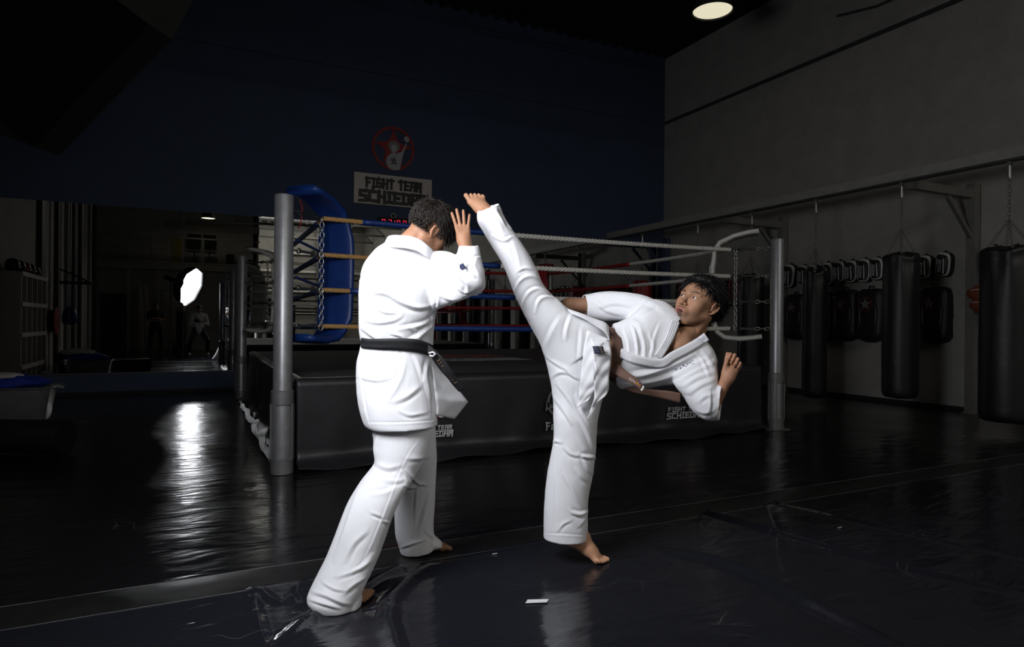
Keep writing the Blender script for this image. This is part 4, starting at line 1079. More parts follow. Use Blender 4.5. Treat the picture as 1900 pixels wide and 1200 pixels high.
# ---- cloth: sections traced as left/right edge points at a depth, with real thickness
def catmull(A, t):
    A = np.asarray(A, float); n = len(A); i = np.clip(int(t), 0, n-2); f = t-i
    p0, p1, p2, p3 = A[max(i-1, 0)], A[i], A[i+1], A[min(i+2, n-1)]
    return .5*((2*p1)+(-p0+p2)*f+(2*p0-5*p1+4*p2-p3)*f*f+(-p0+3*p1-3*p2+p3)*f**3)
def loft(secs, ns=40, sub=4, expo=.9, pocket=None, wall=.010, capstart=True):
    """secs: (lx,ly,rx,ry,zc,thick[,tx,ty]) ; pocket = depth in metres the last ring is turned back inside"""
    A = np.array([list(s_)+[0]*(8-len(s_)) for s_ in secs], float); rings = []
    m = (len(A)-1)*sub
    for q in range(m+1):
        lx, ly, rx, ry, zc, th, tx, ty = catmull(A, q/sub)
        L_, R_ = P(lx, ly, zc), P(rx, ry, zc); c = (L_+R_)/2; a = (R_-L_)/2
        f = CF*th+(tx*CR-ty*CU)*zc/FOC
        rings.append([c+a*math.copysign(abs(math.cos(t))**expo, math.cos(t))+f*math.copysign(abs(math.sin(t))**expo, math.sin(t)) for t in [2*math.pi*k/ns for k in range(ns)]])
    rings = [np.array(r) for r in rings]
    if pocket:
        last = rings[-1]; c = last.mean(0); ax = c-rings[-2].mean(0); ax /= np.linalg.norm(ax)
        r0 = np.linalg.norm(last-c, axis=1).mean(); k = max(.2, 1-wall/r0)
        acc = 0; j = len(rings)-1; inner = [c+(last-c)*k]
        base = list(rings)
        while acc < pocket and j > 1:
            d = np.linalg.norm(base[j].mean(0)-base[j-1].mean(0)); acc += d; j -= 1
            cc = base[j].mean(0); inner.append(cc+(base[j]-cc)*k)
        rings += inner
    V = np.concatenate(rings); n = len(rings)
    F = [(i*ns+k, i*ns+(k+1) % ns, (i+1)*ns+(k+1) % ns, (i+1)*ns+k) for i in range(n-1) for k in range(ns)]
    F += [tuple(range(ns-1, -1, -1)), tuple((n-1)*ns+k for k in range(ns))]
    return V, F
def remesh(parts, voxel):
    V = np.concatenate([p[0] for p in parts]); F = []; b = 0
    for v, f in parts: F += [tuple(i+b for i in q) for q in f]; b += len(v)
    me = bpy.data.meshes.new('t'); me.from_pydata(V.tolist(), [], F)
    import bmesh
    bm = bmesh.new(); bm.from_mesh(me)
    bmesh.ops.recalc_face_normals(bm, faces=bm.faces); bm.to_mesh(me); bm.free()
    o = bpy.data.objects.new('t', me); COL.objects.link(o)
    md = o.modifiers.new('r', 'REMESH'); md.mode = 'VOXEL'; md.voxel_size = voxel
    dg = bpy.context.evaluated_depsgraph_get(); ev = o.evaluated_get(dg); m2 = ev.to_mesh()
    n = len(m2.vertices); W = np.empty(n*3, np.float32); m2.vertices.foreach_get('co', W); W = W.reshape(-1, 3).astype(float)
    nl = len(m2.loops); lv = np.empty(nl, np.int32); m2.loops.foreach_get('vertex_index', lv)
    np_ = len(m2.polygons); ls = np.empty(np_, np.int32); m2.polygons.foreach_get('loop_total', ls)
    if (ls == 4).all(): FF = lv.reshape(-1, 4)
    else:
        FF = []; k = 0
        for t in ls: FF.append(tuple(lv[k:k+t])); k += t
        FF = np.array([q if len(q) == 4 else (*q, q[-1]) for q in FF])
    ev.to_mesh_clear(); bpy.data.objects.remove(o, do_unlink=True); bpy.data.meshes.remove(me)
    return W, FF
def edges_of(F):
    E_ = np.concatenate([F[:, [0, 1]], F[:, [1, 2]], F[:, [2, 3]], F[:, [3, 0]]]); return E_[E_[:, 0] != E_[:, 1]]
def smooth_mesh(V, F, it=3, lam=.5):
    E_ = edges_of(F); n = len(V); deg = np.bincount(E_[:, 0], minlength=n)+np.bincount(E_[:, 1], minlength=n)
    for _ in range(it):
        s_ = np.stack([np.bincount(E_[:, 0], V[E_[:, 1], j], n)+np.bincount(E_[:, 1], V[E_[:, 0], j], n) for j in range(3)], 1)
        V = V+lam*(s_/np.maximum(deg, 1)[:, None]-V)
    return V
def normals_of(V, F):
    N_ = np.cross(V[F[:, 2]]-V[F[:, 0]], V[F[:, 3]]-V[F[:, 1]]); n = len(V)
    A = np.zeros((n, 3))
    for c in range(4):
        for j in range(3): A[:, j] += np.bincount(F[:, c], N_[:, j], n)
    return A/(np.linalg.norm(A, axis=1)[:, None]+1e-12)
def folds(V, F, flist, noise=(.0018, 9), noise2=(.0008, 26), seed=0, zscale=1.0, back=.0):
    """flist: (amplitude mm, width px, [(x,y),...]) ridges (+) and valleys (-) pressed into the camera-side cloth"""
    N_ = normals_of(V, F); px, z = to_px(V); face = np.clip(-(N_ @ CF)*2.5+.25, back, 1)
    D = np.zeros(len(V))
    for amp, w, pts in flist:
        pts = np.array(pts, float); mn = pts.min(0)-4*w; mx = pts.max(0)+4*w
        k = np.where((px[:, 0] > mn[0]) & (px[:, 0] < mx[0]) & (px[:, 1] > mn[1]) & (px[:, 1] < mx[1]))[0]
        if len(k) == 0: continue
        # smooth the polyline
        if len(pts) > 2: pts = np.array([catmull(pts, t) for t in np.linspace(0, len(pts)-1.001, len(pts)*4)])
        q = px[k]; best = np.full(len(k), 1e9); sgn = np.zeros(len(k)); par = np.zeros(len(k)); L = np.linalg.norm(np.diff(pts, axis=0), axis=1); tot = L.sum(); acc = 0
        for a, b, l in zip(pts, pts[1:], L):
            ab = b-a; t = np.clip(((q-a) @ ab)/(l*l+1e-9), 0, 1); d = q-a-t[:, None]*ab; dd = np.hypot(d[:, 0], d[:, 1]); m = dd < best
            best[m] = dd[m]; sgn[m] = (ab[0]*d[m, 1]-ab[1]*d[m, 0])/(l+1e-9); par[m] = (acc+t[m]*l)/tot; acc += l
        fade = np.sin(np.pi*np.clip(par*.9+.05, 0, 1))**.7
        s_ = np.where(np.abs(sgn) > 1e-6, np.sign(sgn)*best, best)
        D[k] += amp*.0012*fade*(np.exp(-(np.abs(s_)/w)**1.35)-.8*np.exp(-(np.abs(s_-1.6*w)/(w*.8))**1.4))
    D = D*face
    Q = V*np.array([1, 1, 1])
    warp = np.stack([vnoise(Q*3.1, seed+5), vnoise(Q*3.1+7, seed+6), vnoise(Q*3.1+13, seed+8)], 1)*.12
    D += noise[0]*(1-2*np.abs(vnoise((Q+warp)*noise[1], seed)))+noise2[0]*vnoise((Q+warp*.5)*noise2[1], seed+1)
    return V+N_*D[:, None]
def inside_poly(q, poly):
    x, y = q[:, 0], q[:, 1]; r = np.zeros(len(q), bool); n = len(poly)
    for i in range(n):
        x1, y1 = poly[i]; x2, y2 = poly[(i+1) % n]
        c = ((y1 > y) != (y2 > y)) & (x < (x2-x1)*(y-y1)/(y2-y1+1e-12)+x1); r ^= c
    return r
def cut_front(V, F, poly, zmax):
    c = V[F].mean(1); px, z = to_px(c); N_ = np.cross(V[F[:, 2]]-V[F[:, 0]], V[F[:, 3]]-V[F[:, 1]])
    k = inside_poly(px, poly) & ((N_ @ CF) < 0) & (z < zmax); return F[~k]
def quads_obj(name, V, F, mat, parent, colors=None):
    off = np.array(world_loc(parent)) if parent is not None else np.zeros(3)
    me = bpy.data.meshes.new(name); F = np.asarray(F)
    used = np.zeros(len(V), bool); used[F.ravel()] = True; mp = np.cumsum(used)-1; V = V[used]; F = mp[F]
    tri = F[:, 2] == F[:, 3]
    me.from_pydata((V-off).tolist(), [], F.tolist() if not tri.any() else [tuple(q[:3]) if t else tuple(q) for q, t in zip(F.tolist(), tri)])
    mats = mat if isinstance(mat, (list, tuple)) else [mat]
    for q in mats: me.materials.append(q)
    me.polygons.foreach_set('use_smooth', np.ones(len(me.polygons), bool))
    if colors is not None:
        ca = me.color_attributes.new('Col', 'FLOAT_COLOR', 'POINT'); c4 = np.ones((len(V), 4), np.float32); c4[:, :3] = colors[used]; ca.data.foreach_set('color', c4.ravel())
    me.update(); o = bpy.data.objects.new(name, me); COL.objects.link(o)
    if parent is not None: o.parent = parent
    return o
def bvh_of(V, F): return BVHTree.FromPolygons(V.tolist(), [tuple(q) for q in F.tolist()])
def drape(bvh, px, py, off, zdef):
    d = ray(px, py); L = np.linalg.norm(d); hit = bvh.ray_cast(Vector(EYE), Vector(d/L), 20)
    if hit[0] is None: return P(px, py, zdef)
    return np.array(hit[0])-d/L*off
def strip(name, rows, mat, parent, thick=.003, sub=6, across=4, bvh=None, off=.003, zs=None, wav=0.0, seed=0, linear=False):
    """cloth strip: rows of [(lx,ly,zl),(rx,ry,zr)] pixel pairs from one end to the other; draped on a surface when bvh is given"""
    A = np.array([[*r[0], *r[1]] for r in rows], float); V = []; m = (len(A)-1)*sub; rg = np.random.default_rng(seed); ph = rg.uniform(0, 6, 4)
    for q in range(m+1):
        a = catmull(A, q/sub)
        if linear:
            i_ = min(int(q/sub), len(A)-2); a = A[i_]*(1-(q/sub-i_))+A[i_+1]*(q/sub-i_)
        for j in range(across+1):
            t = j/across
            if bvh is not None: p = drape(bvh, a[0]*(1-t)+a[3]*t, a[1]*(1-t)+a[4]*t, off, a[2]*(1-t)+a[5]*t)
            else: p = P(a[0], a[1], a[2])*(1-t)+P(a[3], a[4], a[5])*t
            if wav: p = p+CF*wav*math.sin(q*.8+ph[0]+t*3)*math.sin(t*math.pi*1.3+ph[1])
            V.append(p)
    V = np.array(V); w = across+1
    if bvh is not None:  # settle: smooth depth jumps
        G = V.reshape(m+1, w, 3)
        for _ in range(3):
            G[1:-1] = G[1:-1]*.5+(G[:-2]+G[2:])*.25
        V = G.reshape(-1, 3)
    F = [(i*w+j, i*w+j+1, (i+1)*w+j+1, (i+1)*w+j) for i in range(m) for j in range(across)]
    o = make_obj(name, V, F, mat, parent, 'all'); md = o.modifiers.new('s', 'SOLIDIFY'); md.thickness = thick; md.offset = 0
    return o

# ---- hands, feet, heads as field primitives in local frames
def hand_prims(f, O, R, mir=1, curl=(.1,.1,.1,.1), spread=(.12,.02,-.06,-.14), thumb=(.5,.3), sc=1.0):
    """O wrist, R frame (x across, y to the fingers, z back of hand). thumb on +x*mir"""
    T = lambda v: O+R @ (np.asarray(v, float)*np.array([mir, 1, 1])*sc)
    kx = [.030, .010, -.010, -.028]; ky = [.088, .092, .088, .080]; fl = [(.040,.024,.020), (.044,.028,.021), (.041,.026,.020), (.032,.020,.018)]
    fr = [.0088, .0090, .0086, .0076]
    for i in range(4):
        f.cone(T((kx[i]*.55, .0, 0)), T((kx[i], ky[i], 0)), .0145*sc, .0110*sc, .012)
        p = np.array([kx[i], ky[i], .001]); ang = 0; sp = spread[i]
        base = T(p); r = fr[i]*sc
        cs = curl[i] if isinstance(curl[i], (tuple, list)) else (curl[i], curl[i]*1.2, curl[i]*.8)
        for L, c in zip(fl[i], cs):
            ang += c; d = np.array([math.sin(sp)*math.cos(ang), math.cos(sp)*math.cos(ang), -math.sin(ang)]); p2 = p+d*L
            f.cone(T(p), T(p2), r*1.02, r*.92, .0028); r *= .93; p = p2
    f.cone(T((0, -.01, 0)), T((0, .03, -.004)), .022*sc, .024*sc, .015)
    # thumb
    a, b = thumb; p = np.array([.024, .018, -.006]); d1 = np.array([math.sin(a), math.cos(a), -.35]); d1 /= np.linalg.norm(d1)
    p1 = p+d1*.042; a2 = a-b; d2 = np.array([math.sin(a2), math.cos(a2), -.30]); d2 /= np.linalg.norm(d2); p2 = p1+d2*.030; d3 = np.array([math.sin(a2-b), math.cos(a2-b), -.25]); d3 /= np.linalg.norm(d3); p3 = p2+d3*.024
    f.cone(T(p), T(p1), .0155*sc, .0118*sc, .012); f.cone(T(p1), T(p2), .0112*sc, .0102*sc, .003); f.cone(T(p2), T(p3), .0102*sc, .0084*sc, .003)
def foot_prims(f, O, R, mir=1, toes=0.0, sc=1.0, shin=(0,-.01,.10)):
    """O ankle, R frame (x across, y toes, z up). big toe on +x*mir. sole at z=-.075"""
    T = lambda v: O+R @ (np.asarray(v, float)*np.array([mir, 1, 1])*sc)
    f.cone(O+R @ np.asarray(shin, float), T((0,-.005,.0)), .040*sc, .036*sc, .02)
    f.ell(T((0,-.045,-.045)), (.030*sc,)*3, .02); f.cone(T((0,-.04,-.04)), T((-.012,.05,-.045)), .030*sc, .026*sc, .02)
    f.cone(T((0,.0,-.01)), T((.012,.08,-.038)), .034*sc, .026*sc, .025)
    f.cone(T((.016,.05,-.035)), T((.028,.128,-.056)), .024*sc, .0195*sc, .018)
    f.cone(T((-.01,.05,-.042)), T((-.028,.112,-.060)), .022*sc, .0155*sc, .018)
    f.cone(T((0,.06,-.035)), T((.0,.122,-.057)), .024*sc, .018*sc, .018)
    for i, (x, y, l, r) in enumerate(((.031,.135,.044,.0125), (.010,.134,.036,.0085), (-.006,.129,.032,.0082), (-.021,.122,.028,.0078), (-.034,.112,.024,.0076))):
        a = np.array([x, y-.008, -.060+.002*i*0]); up = math.sin(toes)*l; fw = math.cos(toes)*l
        b = a+np.array([.000-.002*i, fw*.55, up*.6+.002]); c = a+np.array([-.002*i, fw, up-.004]); 
        f.cone(T(a), T(b), r*1.05*sc, r*.95*sc, .006); f.cone(T(b), T(c), r*.97*sc, r*1.0*sc, .003)

def head_field(O, R, mouth_open=0.0, sc=1.0):
    f = Field(O, R*sc)
    f.ell((0,-.018,.035), (.075,.094,.084), .01)
    f.ell((0,.030,.012), (.066,.060,.078), .03)
    f.ell((0,.034,-.045), (.054,.052,.060), .03)
    for s_ in (-1, 1):
        f.cone((s_*.050,.000,-.052), (s_*.022,.066,-.098), .022, .018, .03)
        f.ell((s_*.040,.058,-.022), (.024,.024,.024), .02)         # cheekbone
        f.ell((s_*.030,.062,-.052), (.022,.024,.026), .02)
    f.ell((0,.078,-.098), (.022,.018,.017), .015)                  # chin
    f.cone((-.010,.086,-.066), (.010,.086,-.066), .020, .020, .015) # muzzle
    for s_ in (-1, 1):
        f.cone((s_*.012,.086,.021), (s_*.046,.072,.020), .0085, .0070, .012)   # brow
        f.ell((s_*.032,.094,.002), (.016,.013,.0095), .010, 'S')       # socket
        f.ell((s_*.0315,.0735,.0), (.0152,.0142,.0142), .003)           # lid ball
    f.cone((0,.084,.014), (0,.107,-.030), .0085, .0100, .010)       # nose
    f.ell((0,.110,-.033), (.0115,.0105,.0095), .006)
    for s_ in (-1, 1):
        f.ell((s_*.0125,.099,-.0375), (.0078,.0095,.0072), .005)
        f.ell((s_*.0075,.106,-.0445), (.0036,.0050,.0030), .002, 'S')
    # lips
    mo = mouth_open
    f.cone((-.022,.091,-.067), (-.006,.1035,-.0605+mo*.2), .0042, .0052, .006); f.cone((.022,.091,-.067), (.006,.1035,-.0605+mo*.2), .0042, .0052, .006)
    f.cone((-.006,.1035,-.0605+mo*.2), (.006,.1035,-.0605+mo*.2), .0062, .0062, .004)
    f.cone((-.019,.092,-.069), (0,.0985,-.0735-mo), .0042, .0058, .006); f.cone((.019,.092,-.069), (0,.0985,-.0735-mo), .0042, .0058, .006)
    f.ell((0,.104,-.0675-mo*.4), (.015+mo*.2,.014,.0012+mo*.62), .0025, 'S')
    f.ell((0,.112,-.050), (.0035,.006,.008), .004, 'S')            # philtrum
    # eye slits
    for s_ in (-1, 1):
        q = np.array([[math.cos(.12*s_),0,math.sin(.12*s_)],[0,1,0],[-math.sin(.12*s_),0,math.cos(.12*s_)]]).T
        f.ell((s_*.032,.088,.0005), (.0135,.010,.0042), .0012, 'S', rot=q)
    # ears
    for s_ in (-1, 1):
        pts = [(s_*.073,.004,-.022), (s_*.077,.006,-.004), (s_*.081,.000,.016), (s_*.085,-.014,.022), (s_*.087,-.025,.010), (s_*.085,-.022,-.008), (s_*.080,-.010,-.026), (s_*.076,-.003,-.032)]
        f.chain(pts, [.0035,.0034,.0036,.0038,.0038,.0038,.0050,.0052], .003)
        f.ell((s_*.076,-.010,-.004), (.0055,.016,.022), .003)
        f.ell((s_*.083,-.006,-.006), (.006,.0065,.010), .003, 'S')
    f.cone((0,-.022,-.050), (0,-.040,-.20), .052, .054, .025)      # neck
    for s_ in (-1, 1):
        f.cone((s_*.055,-.02,-.05), (s_*.022,.018,-.185), .012, .011, .02)   # neck muscle
    f.ell((0,.022,-.115), (.013,.012,.014), .02)
    return f
def skin_colors(Vl, base, lip=(.55,.25,.22), brow=(.016,.012,.010), stubble=None, hairline=None):
    """colour of the head skin from its local position (lips, brows, shaved sides, stubble)"""
    x, y, z = Vl.T; ax = np.abs(x); c = np.tile(np.asarray(base, float), (len(Vl), 1))
    c *= (1+.10*vnoise(Vl*35, 3))[:, None]
    red = np.exp(-((ax-.035)/.02)**2-((z+.03)/.02)**2)*(y > .04)*.5; c *= 1+red[:, None]*np.array([.12, -.06, -.06])
    # brows
    bz = .0195+.004*np.sin((ax-.012)/.036*np.pi*.8); w = (ax > .010) & (ax < .050) & (y > .055); k = w*np.exp(-((z-bz)/.0038)**4)*np.clip((.052-ax)/.006, 0, 1)*np.clip(.8+.4*vnoise(Vl*260, 9), .3, 1)
    c = c*(1-k[:, None]*.97)+np.array(brow)*k[:, None]*.97
    # lips
    k = np.exp(-((ax)/.021)**6-(np.abs(z+.068)/.0125)**6)*np.clip((y-.088)/.006, 0, 1); c = c*(1-.75*k[:, None])+np.array(lip)*.75*k[:, None]
    k = np.exp(-(x/.013)**4-((z+.070)/.0085)**4)*np.clip((.0965-y)/.003, 0, 1)*(y > .06); c = c*(1-.93*k[:, None])+np.array([.02, .002, .002])*k[:, None]
    # lash line
    k = np.exp(-((ax-.032)/.015)**4-((z-.0045)/.0016)**2)*(y > .07); c = c*(1-.7*k[:, None])
    if stubble:
        k = stubble*((np.exp(-((ax)/.016)**4-((z+.092)/.014)**4)*(y > .075))+.8*np.exp(-((ax)/.022)**4-((z+.052)/.0045)**2)*(y > .085)+.35*np.exp(-((z+.085)/.025)**4)*(y > .03)*(y < .12))
        k = np.clip(k*(.8+.3*vnoise(Vl*300, 4)), 0, .8); c = c*(1-k[:, None])+np.array([.05, .04, .035])*k[:, None]
    if hairline is not None:
        k = np.clip(hairline(x, y, z), 0, 1)*(.85+.15*vnoise(Vl*350, 5)); k = np.clip(k, 0, 1)[:, None]; c = c*(1-k)+np.array([.030, .022, .018])*k
    return np.clip(c, 0, 1)
def body_colors(V, base, seed=3):
    return np.clip(np.asarray(base)*(1+.08*vnoise(V*28, seed))[:, None], 0, 1)
def nail_spots(V, C, pts, r=.006, col=(.62,.42,.36)):
    for p in pts:
        k = np.exp(-(np.linalg.norm(V-p, axis=1)/r)**4)[:, None]; C[:] = C*(1-k*.6)+np.array(col)*k*.6
    return C
def hair_locks(f, starts, dirs, lens, mat, parent, name='hair', seed=0, r0=.0022, segs=6, grav=(0,0,-1), gw=.5, scalp=None, curl=.25, sides=4, extra=None, lift=.25, thick_=.10):
    """tapered locks growing from scalp points (local head frame) - joined as one hair mesh"""
    rg = np.random.default_rng(seed); mb = MB(); g = np.asarray(grav, float)
    for s_, d, L in zip(starts, dirs, lens):
        p = np.array(s_, float); nn = (p-np.array([0,-.012,.030]))/np.array([.080,.099,.090])**2; nn /= np.linalg.norm(nn)
        d = d-nn*(d @ nn); d = d/np.linalg.norm(d)+nn*lift; d = d/np.linalg.norm(d); st = L/segs; rr0 = rg.uniform(0, thick_); pts = [p.copy()]; w = rg.normal(0, 1, 3)*curl
        for i in range(segs):
            d = d+g*gw/segs*1.3+w/segs; d /= np.linalg.norm(d); p = p+d*st
            # stay outside the skull
            q = (p-np.array([0,-.012,.030]))/np.array([.080,.099,.090]); n = np.linalg.norm(q)
            if n < 1.03+rr0: p = np.array([0,-.012,.030])+q/n*(1.03+rr0)*np.array([.080,.099,.090]); 
            pts.append(p.copy())
        mb.tube(f.to_world(np.array(pts)), [r0*(1-.85*(i/segs)**1.5) for i in range(segs+1)], sides, cap=False)
    if extra is not None:
        b = mb.n; mb.v.append(extra[0]); mb.f.extend([tuple(int(i)+b for i in q) for q in extra[1]]); mb.m.extend([0]*len(extra[1])); mb.n += len(extra[0])
    return mb.build(name, mat, parent, 'all')
def eyes_of(f, parent, look=(0, 1, 0), sc=1.0):
    white = M.setdefault('eye_white', material('eye_white', (.62, .60, .57), .25)); iris = M.setdefault('eye_iris', material('eye_iris', (.02, .012, .008), .12))
    for s_ in (-1, 1):
        c = f.to_world(np.array([s_*.0315, .0735, .0])); lk = f.R @ (np.asarray(look, float)/np.linalg.norm(look)); lk /= np.linalg.norm(lk)
        r = .0134*sc
        prof = [(r*math.sin(t), -r*math.cos(t)) for t in np.linspace(.05, math.pi-.05, 14)]
        e = MB(); e.lathe(c, prof, 20, axis=lk); e.build('eyeball', white, parent, 'all')
        e = MB(); e.lathe(c+lk*r*.86, [(.0062*sc, 0), (.0058*sc, .0012), (.003, .0022), (.0005, .0025)], 16, axis=lk); e.build('iris', iris, parent, 'all')

def skin_material(name, c):
    m = material(name, c, .50, noise=.06, nscale=60, bump=.0006, bscale=380, attr='Col'); b = m.node_tree.nodes['Principled BSDF']
    b.inputs['Specular IOR Level'].default_value = .28; b.inputs['Subsurface Weight'].default_value = .12; b.inputs['Subsurface Radius'].default_value = (.012, .005, .003); b.inputs['Subsurface Scale'].default_value = .5
    return m
def gi_material():
    m = material('white_cotton_gi', (.80, .80, .83), .88, bump=.0004, bscale=900); b = m.node_tree.nodes['Principled BSDF']
    b.inputs['Sheen Weight'].default_value = .15; return m
M['gi'] = gi_material(); M['gi_seam'] = material('gi_stitched_band', (.77, .77, .80), .9, bump=.0008, bscale=500)
M['hair'] = material('black_hair', (.007, .006, .006), .5, spec=.3)
M['hair_brown'] = material('dark_brown_hair', (.014, .010, .008), .55, spec=.3)
# ------------------------------------------------------------------ defender: left fighter, back to the camera
def defender():
    base = (.35, .175, .10)
    root = thing('person', 'person in white martial arts suit with black belt, back turned, hands raised', 'person', tuple(on_plane(720, 1075, 2, 0)))
    skin = skin_material('defender_skin', base)
    # ---- head
    U = cam_dir(.60, .76, .12); Fw = cam_dir(.52, -.60, .50)
    R = frame_from(Fw, U)
    HC = P(801, 430, 2.93)+R[:, 1]*.010+R[:, 2]*.004
    # place so that the ear (near side) falls at the right pixel
    f = head_field(HC, R)
    ear = f.to_world(np.array([.08, -.008, -.002])); q, _ = to_px(ear[None]); zc = depth_of(HC)
    HC = HC+((807-q[0, 0])*CR-(428-q[0, 1])*CU)*zc/FOC; f = head_field(HC, R)
    Vw, F, Vl = f.mesh((-.11, -.13, -.19), (.11, .15, .135), .0024)
    def fade(x, y, z):
        # clipped sides: skin below, stubble growing denser upward
        back = np.clip((z+.050+.0*y)/.055, 0, 1)*np.clip((.035-y)/.02, 0, 1)
        side = np.clip((z+.012)/.04, 0, 1)*np.clip((.045-y)/.012, 0, 1)
        side_b = np.clip((.020-np.abs(y-.030))/.006, 0, 1)*np.clip((z+.022)/.012, 0, 1)*.8
        earm = ((np.abs(x) > .073) & (y < .012) & (y > -.04) & (np.abs(z+.004) < .034))
        r = np.maximum(np.where(y < -.02, back, side), side_b); return np.clip(np.where(earm, 0, r)*1.25, 0, .97)
    C = skin_colors(Vl, base, stubble=.3, hairline=fade)
    parts = [(Vw, F, C)]
    # ---- right hand (towards the camera), seen from its back
    W1 = P(863, 452, 2.86)
    Rh = frame_from(cam_dir(-.17, .97, .14), cam_dir(.12, .05, -1))
    g = Field(); hand_prims(g, W1, Rh, -1, curl=((.10,.16,.12),(.08,.12,.1),(.06,.12,.1),(.05,.10,.1)), spread=(.14, .05, -.10, -.27), thumb=(.05, .1), sc=.86)
    EL1 = P(870, 520, 2.79); g.cone(W1, W1+(EL1-W1)*.5, .023, .034, .02)
    Vh, Fh, _ = g.mesh(W1-.20, W1+.19, .0024); Ch = body_colors(Vh, base); parts.append((Vh, Fh, Ch))
    # ---- left hand: fingers showing at the left of the head
    W2 = P(771, 450, 3.12); Rh = frame_from(cam_dir(-.22, .97, -.1), cam_dir(-.75, 0, -.65))
    g = Field(); hand_prims(g, W2, Rh, 1, curl=((.15,.3,.3),)*4, spread=(.08,.02,-.04,-.10), thumb=(.7, .3), sc=.86)
    EL2 = P(760, 545, 3.30); g.cone(W2, W2+(EL2-W2)*.6, .023, .034, .02)
    Vh, Fh, _ = g.mesh(W2-.20, W2+.19, .0028); Ch = body_colors(Vh, base); parts.append((Vh, Fh, Ch))
    # ---- feet
    def foot(px, py, zc, Rf, mir, knee):
        A = P(px, py, zc); A[2] = .0785
        g = Field(); sh_ = knee-A; sh_ /= np.linalg.norm(sh_); foot_prims(g, A, Rf, mir, .12, .95, shin=Rf.T @ (sh_*.09)); Vf, Ff, _ = g.mesh(A-.26, A+.26, .0032); parts.append((Vf, Ff, body_colors(Vf, base)))
        return A
    dR = cam_dir(.92, 0, -.22); dR[2] = 0; 
    A1 = foot(617, 1100, 2.615, frame_from(cam_dir(.78, 0, .30)*np.array([1,1,0]), (0,0,1)), -1, P(718, 925, 2.77))
    A2 = foot(776, 1000, 3.26, frame_from(cam_dir(.95, 0, .0)*np.array([1,1,0]), (0,0,1)), 1, P(772, 880, 3.07))
    # ---- body core beneath the suit, one continuous figure
    g = Field()
    neck = f.to_world(np.array([0, -.045, -.19])); ch = P(750, 520, 2.97); pel = P(738, 690, 2.93)
    g.cone(f.to_world(np.array([0,-.04,-.15])), P(760,480,2.95), .048, .045, .02); g.cone(P(757,480,2.95), ch, .045, .07, .02); g.ell(P(750,545,2.97), (.10, .075, .10), .03); g.cone(ch, pel, .11, .10, .06)
    shR, shL = P(805, 515, 2.88), P(708, 515, 3.05)
    g.cone(ch, shR, .06, .045, .02); g.cone(ch, shL, .06, .04, .02)
    g.cone(shR, EL1, .042, .030, .02); g.cone(EL1, W1, .030, .024, .01); g.cone(shL, EL2, .048, .038, .02); g.cone(EL2, W2, .036, .024, .01)
    h1, h2 = P(750, 760, 2.90), P(768, 745, 2.99); k1, k2 = P(718, 925, 2.77), P(772, 880, 3.07)
    g.cone(pel, h1, .08, .065, .04); g.cone(pel, h2, .09, .075, .04); g.cone(h1, k1, .060, .045, .02); g.cone(k1, A1, .048, .036, .01); g.cone(h2, k2, .070, .050, .02); g.cone(k2, A2, .052, .038, .01)
    Vb, Fb, _ = g.mesh(P(740, 760, 2.95)-np.array([.75, .75, 1.1]), P(740, 760, 2.95)+np.array([.75, .75, 1.1]), .012); parts.append((Vb, Fb, body_colors(Vb, base)))
    Va = np.concatenate([p[0] for p in parts]); off = np.cumsum([0]+[len(p[0]) for p in parts[:-1]]); Fa = np.concatenate([p[1]+o for p, o in zip(parts, off)]); Ca = np.concatenate([p[2] for p in parts])
    body = quads_obj('body', Va, Fa, skin, root, Ca)
    eyes_of(f, root, (0, 1, -.35))
    # ---- hair: thick on top, falling forward over the brow
    cap = Field(HC, R); cap.ell((0,-.018,.050), (.072,.088,.068), .01); cap.ell((0,.040,.070), (.056,.048,.036), .02); cap.ell((0,.0,-.03), (.12,.14,.052), .02, 'S')
    cap.ell((0, .10, -.01), (.06, .06, .065), .02, 'S')
    Vc, Fc, Vcl = cap.mesh((-.12, -.15, -.08), (.12, .15, .16), .003); N_ = normals_of(Vc, Fc)
    Vc = Vc+N_*(.004*vnoise(Vcl*np.array([70, 30, 70]), 3)+.003*vnoise(Vcl*150, 4))[:, None]
    rg = np.random.default_rng(5); st, di, ln = [], [], []
    while len(st) < 3200:
        v = rg.normal(0, 1, 3); v /= np.linalg.norm(v)
        p = np.array([0,-.016,.036])+v*np.array([.074,.093,.086])
        if p[2] < .030+.35*max(0, -p[1]-.03)-.30*max(0, p[1]-.02) or (p[1] > .062 and p[2] < .045): continue
        fwd = np.array([v[0]*.3, 1.0, .1]); back = np.array([v[0]*.4, -.6, -.2]); down = np.array([0, .25, -1.])
        w = np.clip((p[1]+.08)/.05, 0, 1); d = fwd*w+back*(1-w)+rg.normal(0, .38, 3)
        if abs(p[0]) > .055: d = d*.4+down
        L = .022+.022*np.clip((p[2]-.05)/.06, 0, 1)+(.040 if p[1] > .040 else 0)
        st.append(p); di.append(d); ln.append(L*rg.uniform(.7, 1.3))
    gl = R.T @ np.array([0, 0, -1.])
    for _ in range(5200):
        v = rg.normal(0, 1, 3); v /= np.linalg.norm(v); p = np.array([0,-.018,.035])+v*np.array([.0755,.0965,.086])
        if p[1] > .045 or p[2] < -.028+.28*max(0, p[1]+.06) or (abs(p[0]) > .06 and -.045 < p[1] < .02 and p[2] < .026): continue
        st.append(p); di.append(np.array([0, .2, -1.])+rg.normal(0, .3, 3)); ln.append(.006+.010*np.clip((p[2]+.02)/.06, 0, 1))
    hair_locks(f, st, di, ln, M['hair_brown'], root, seed=2, r0=.0021, grav=gl, gw=.30, lift=.16, thick_=.09, extra=(Vc, Fc))
    # ---- jacket
    J = []
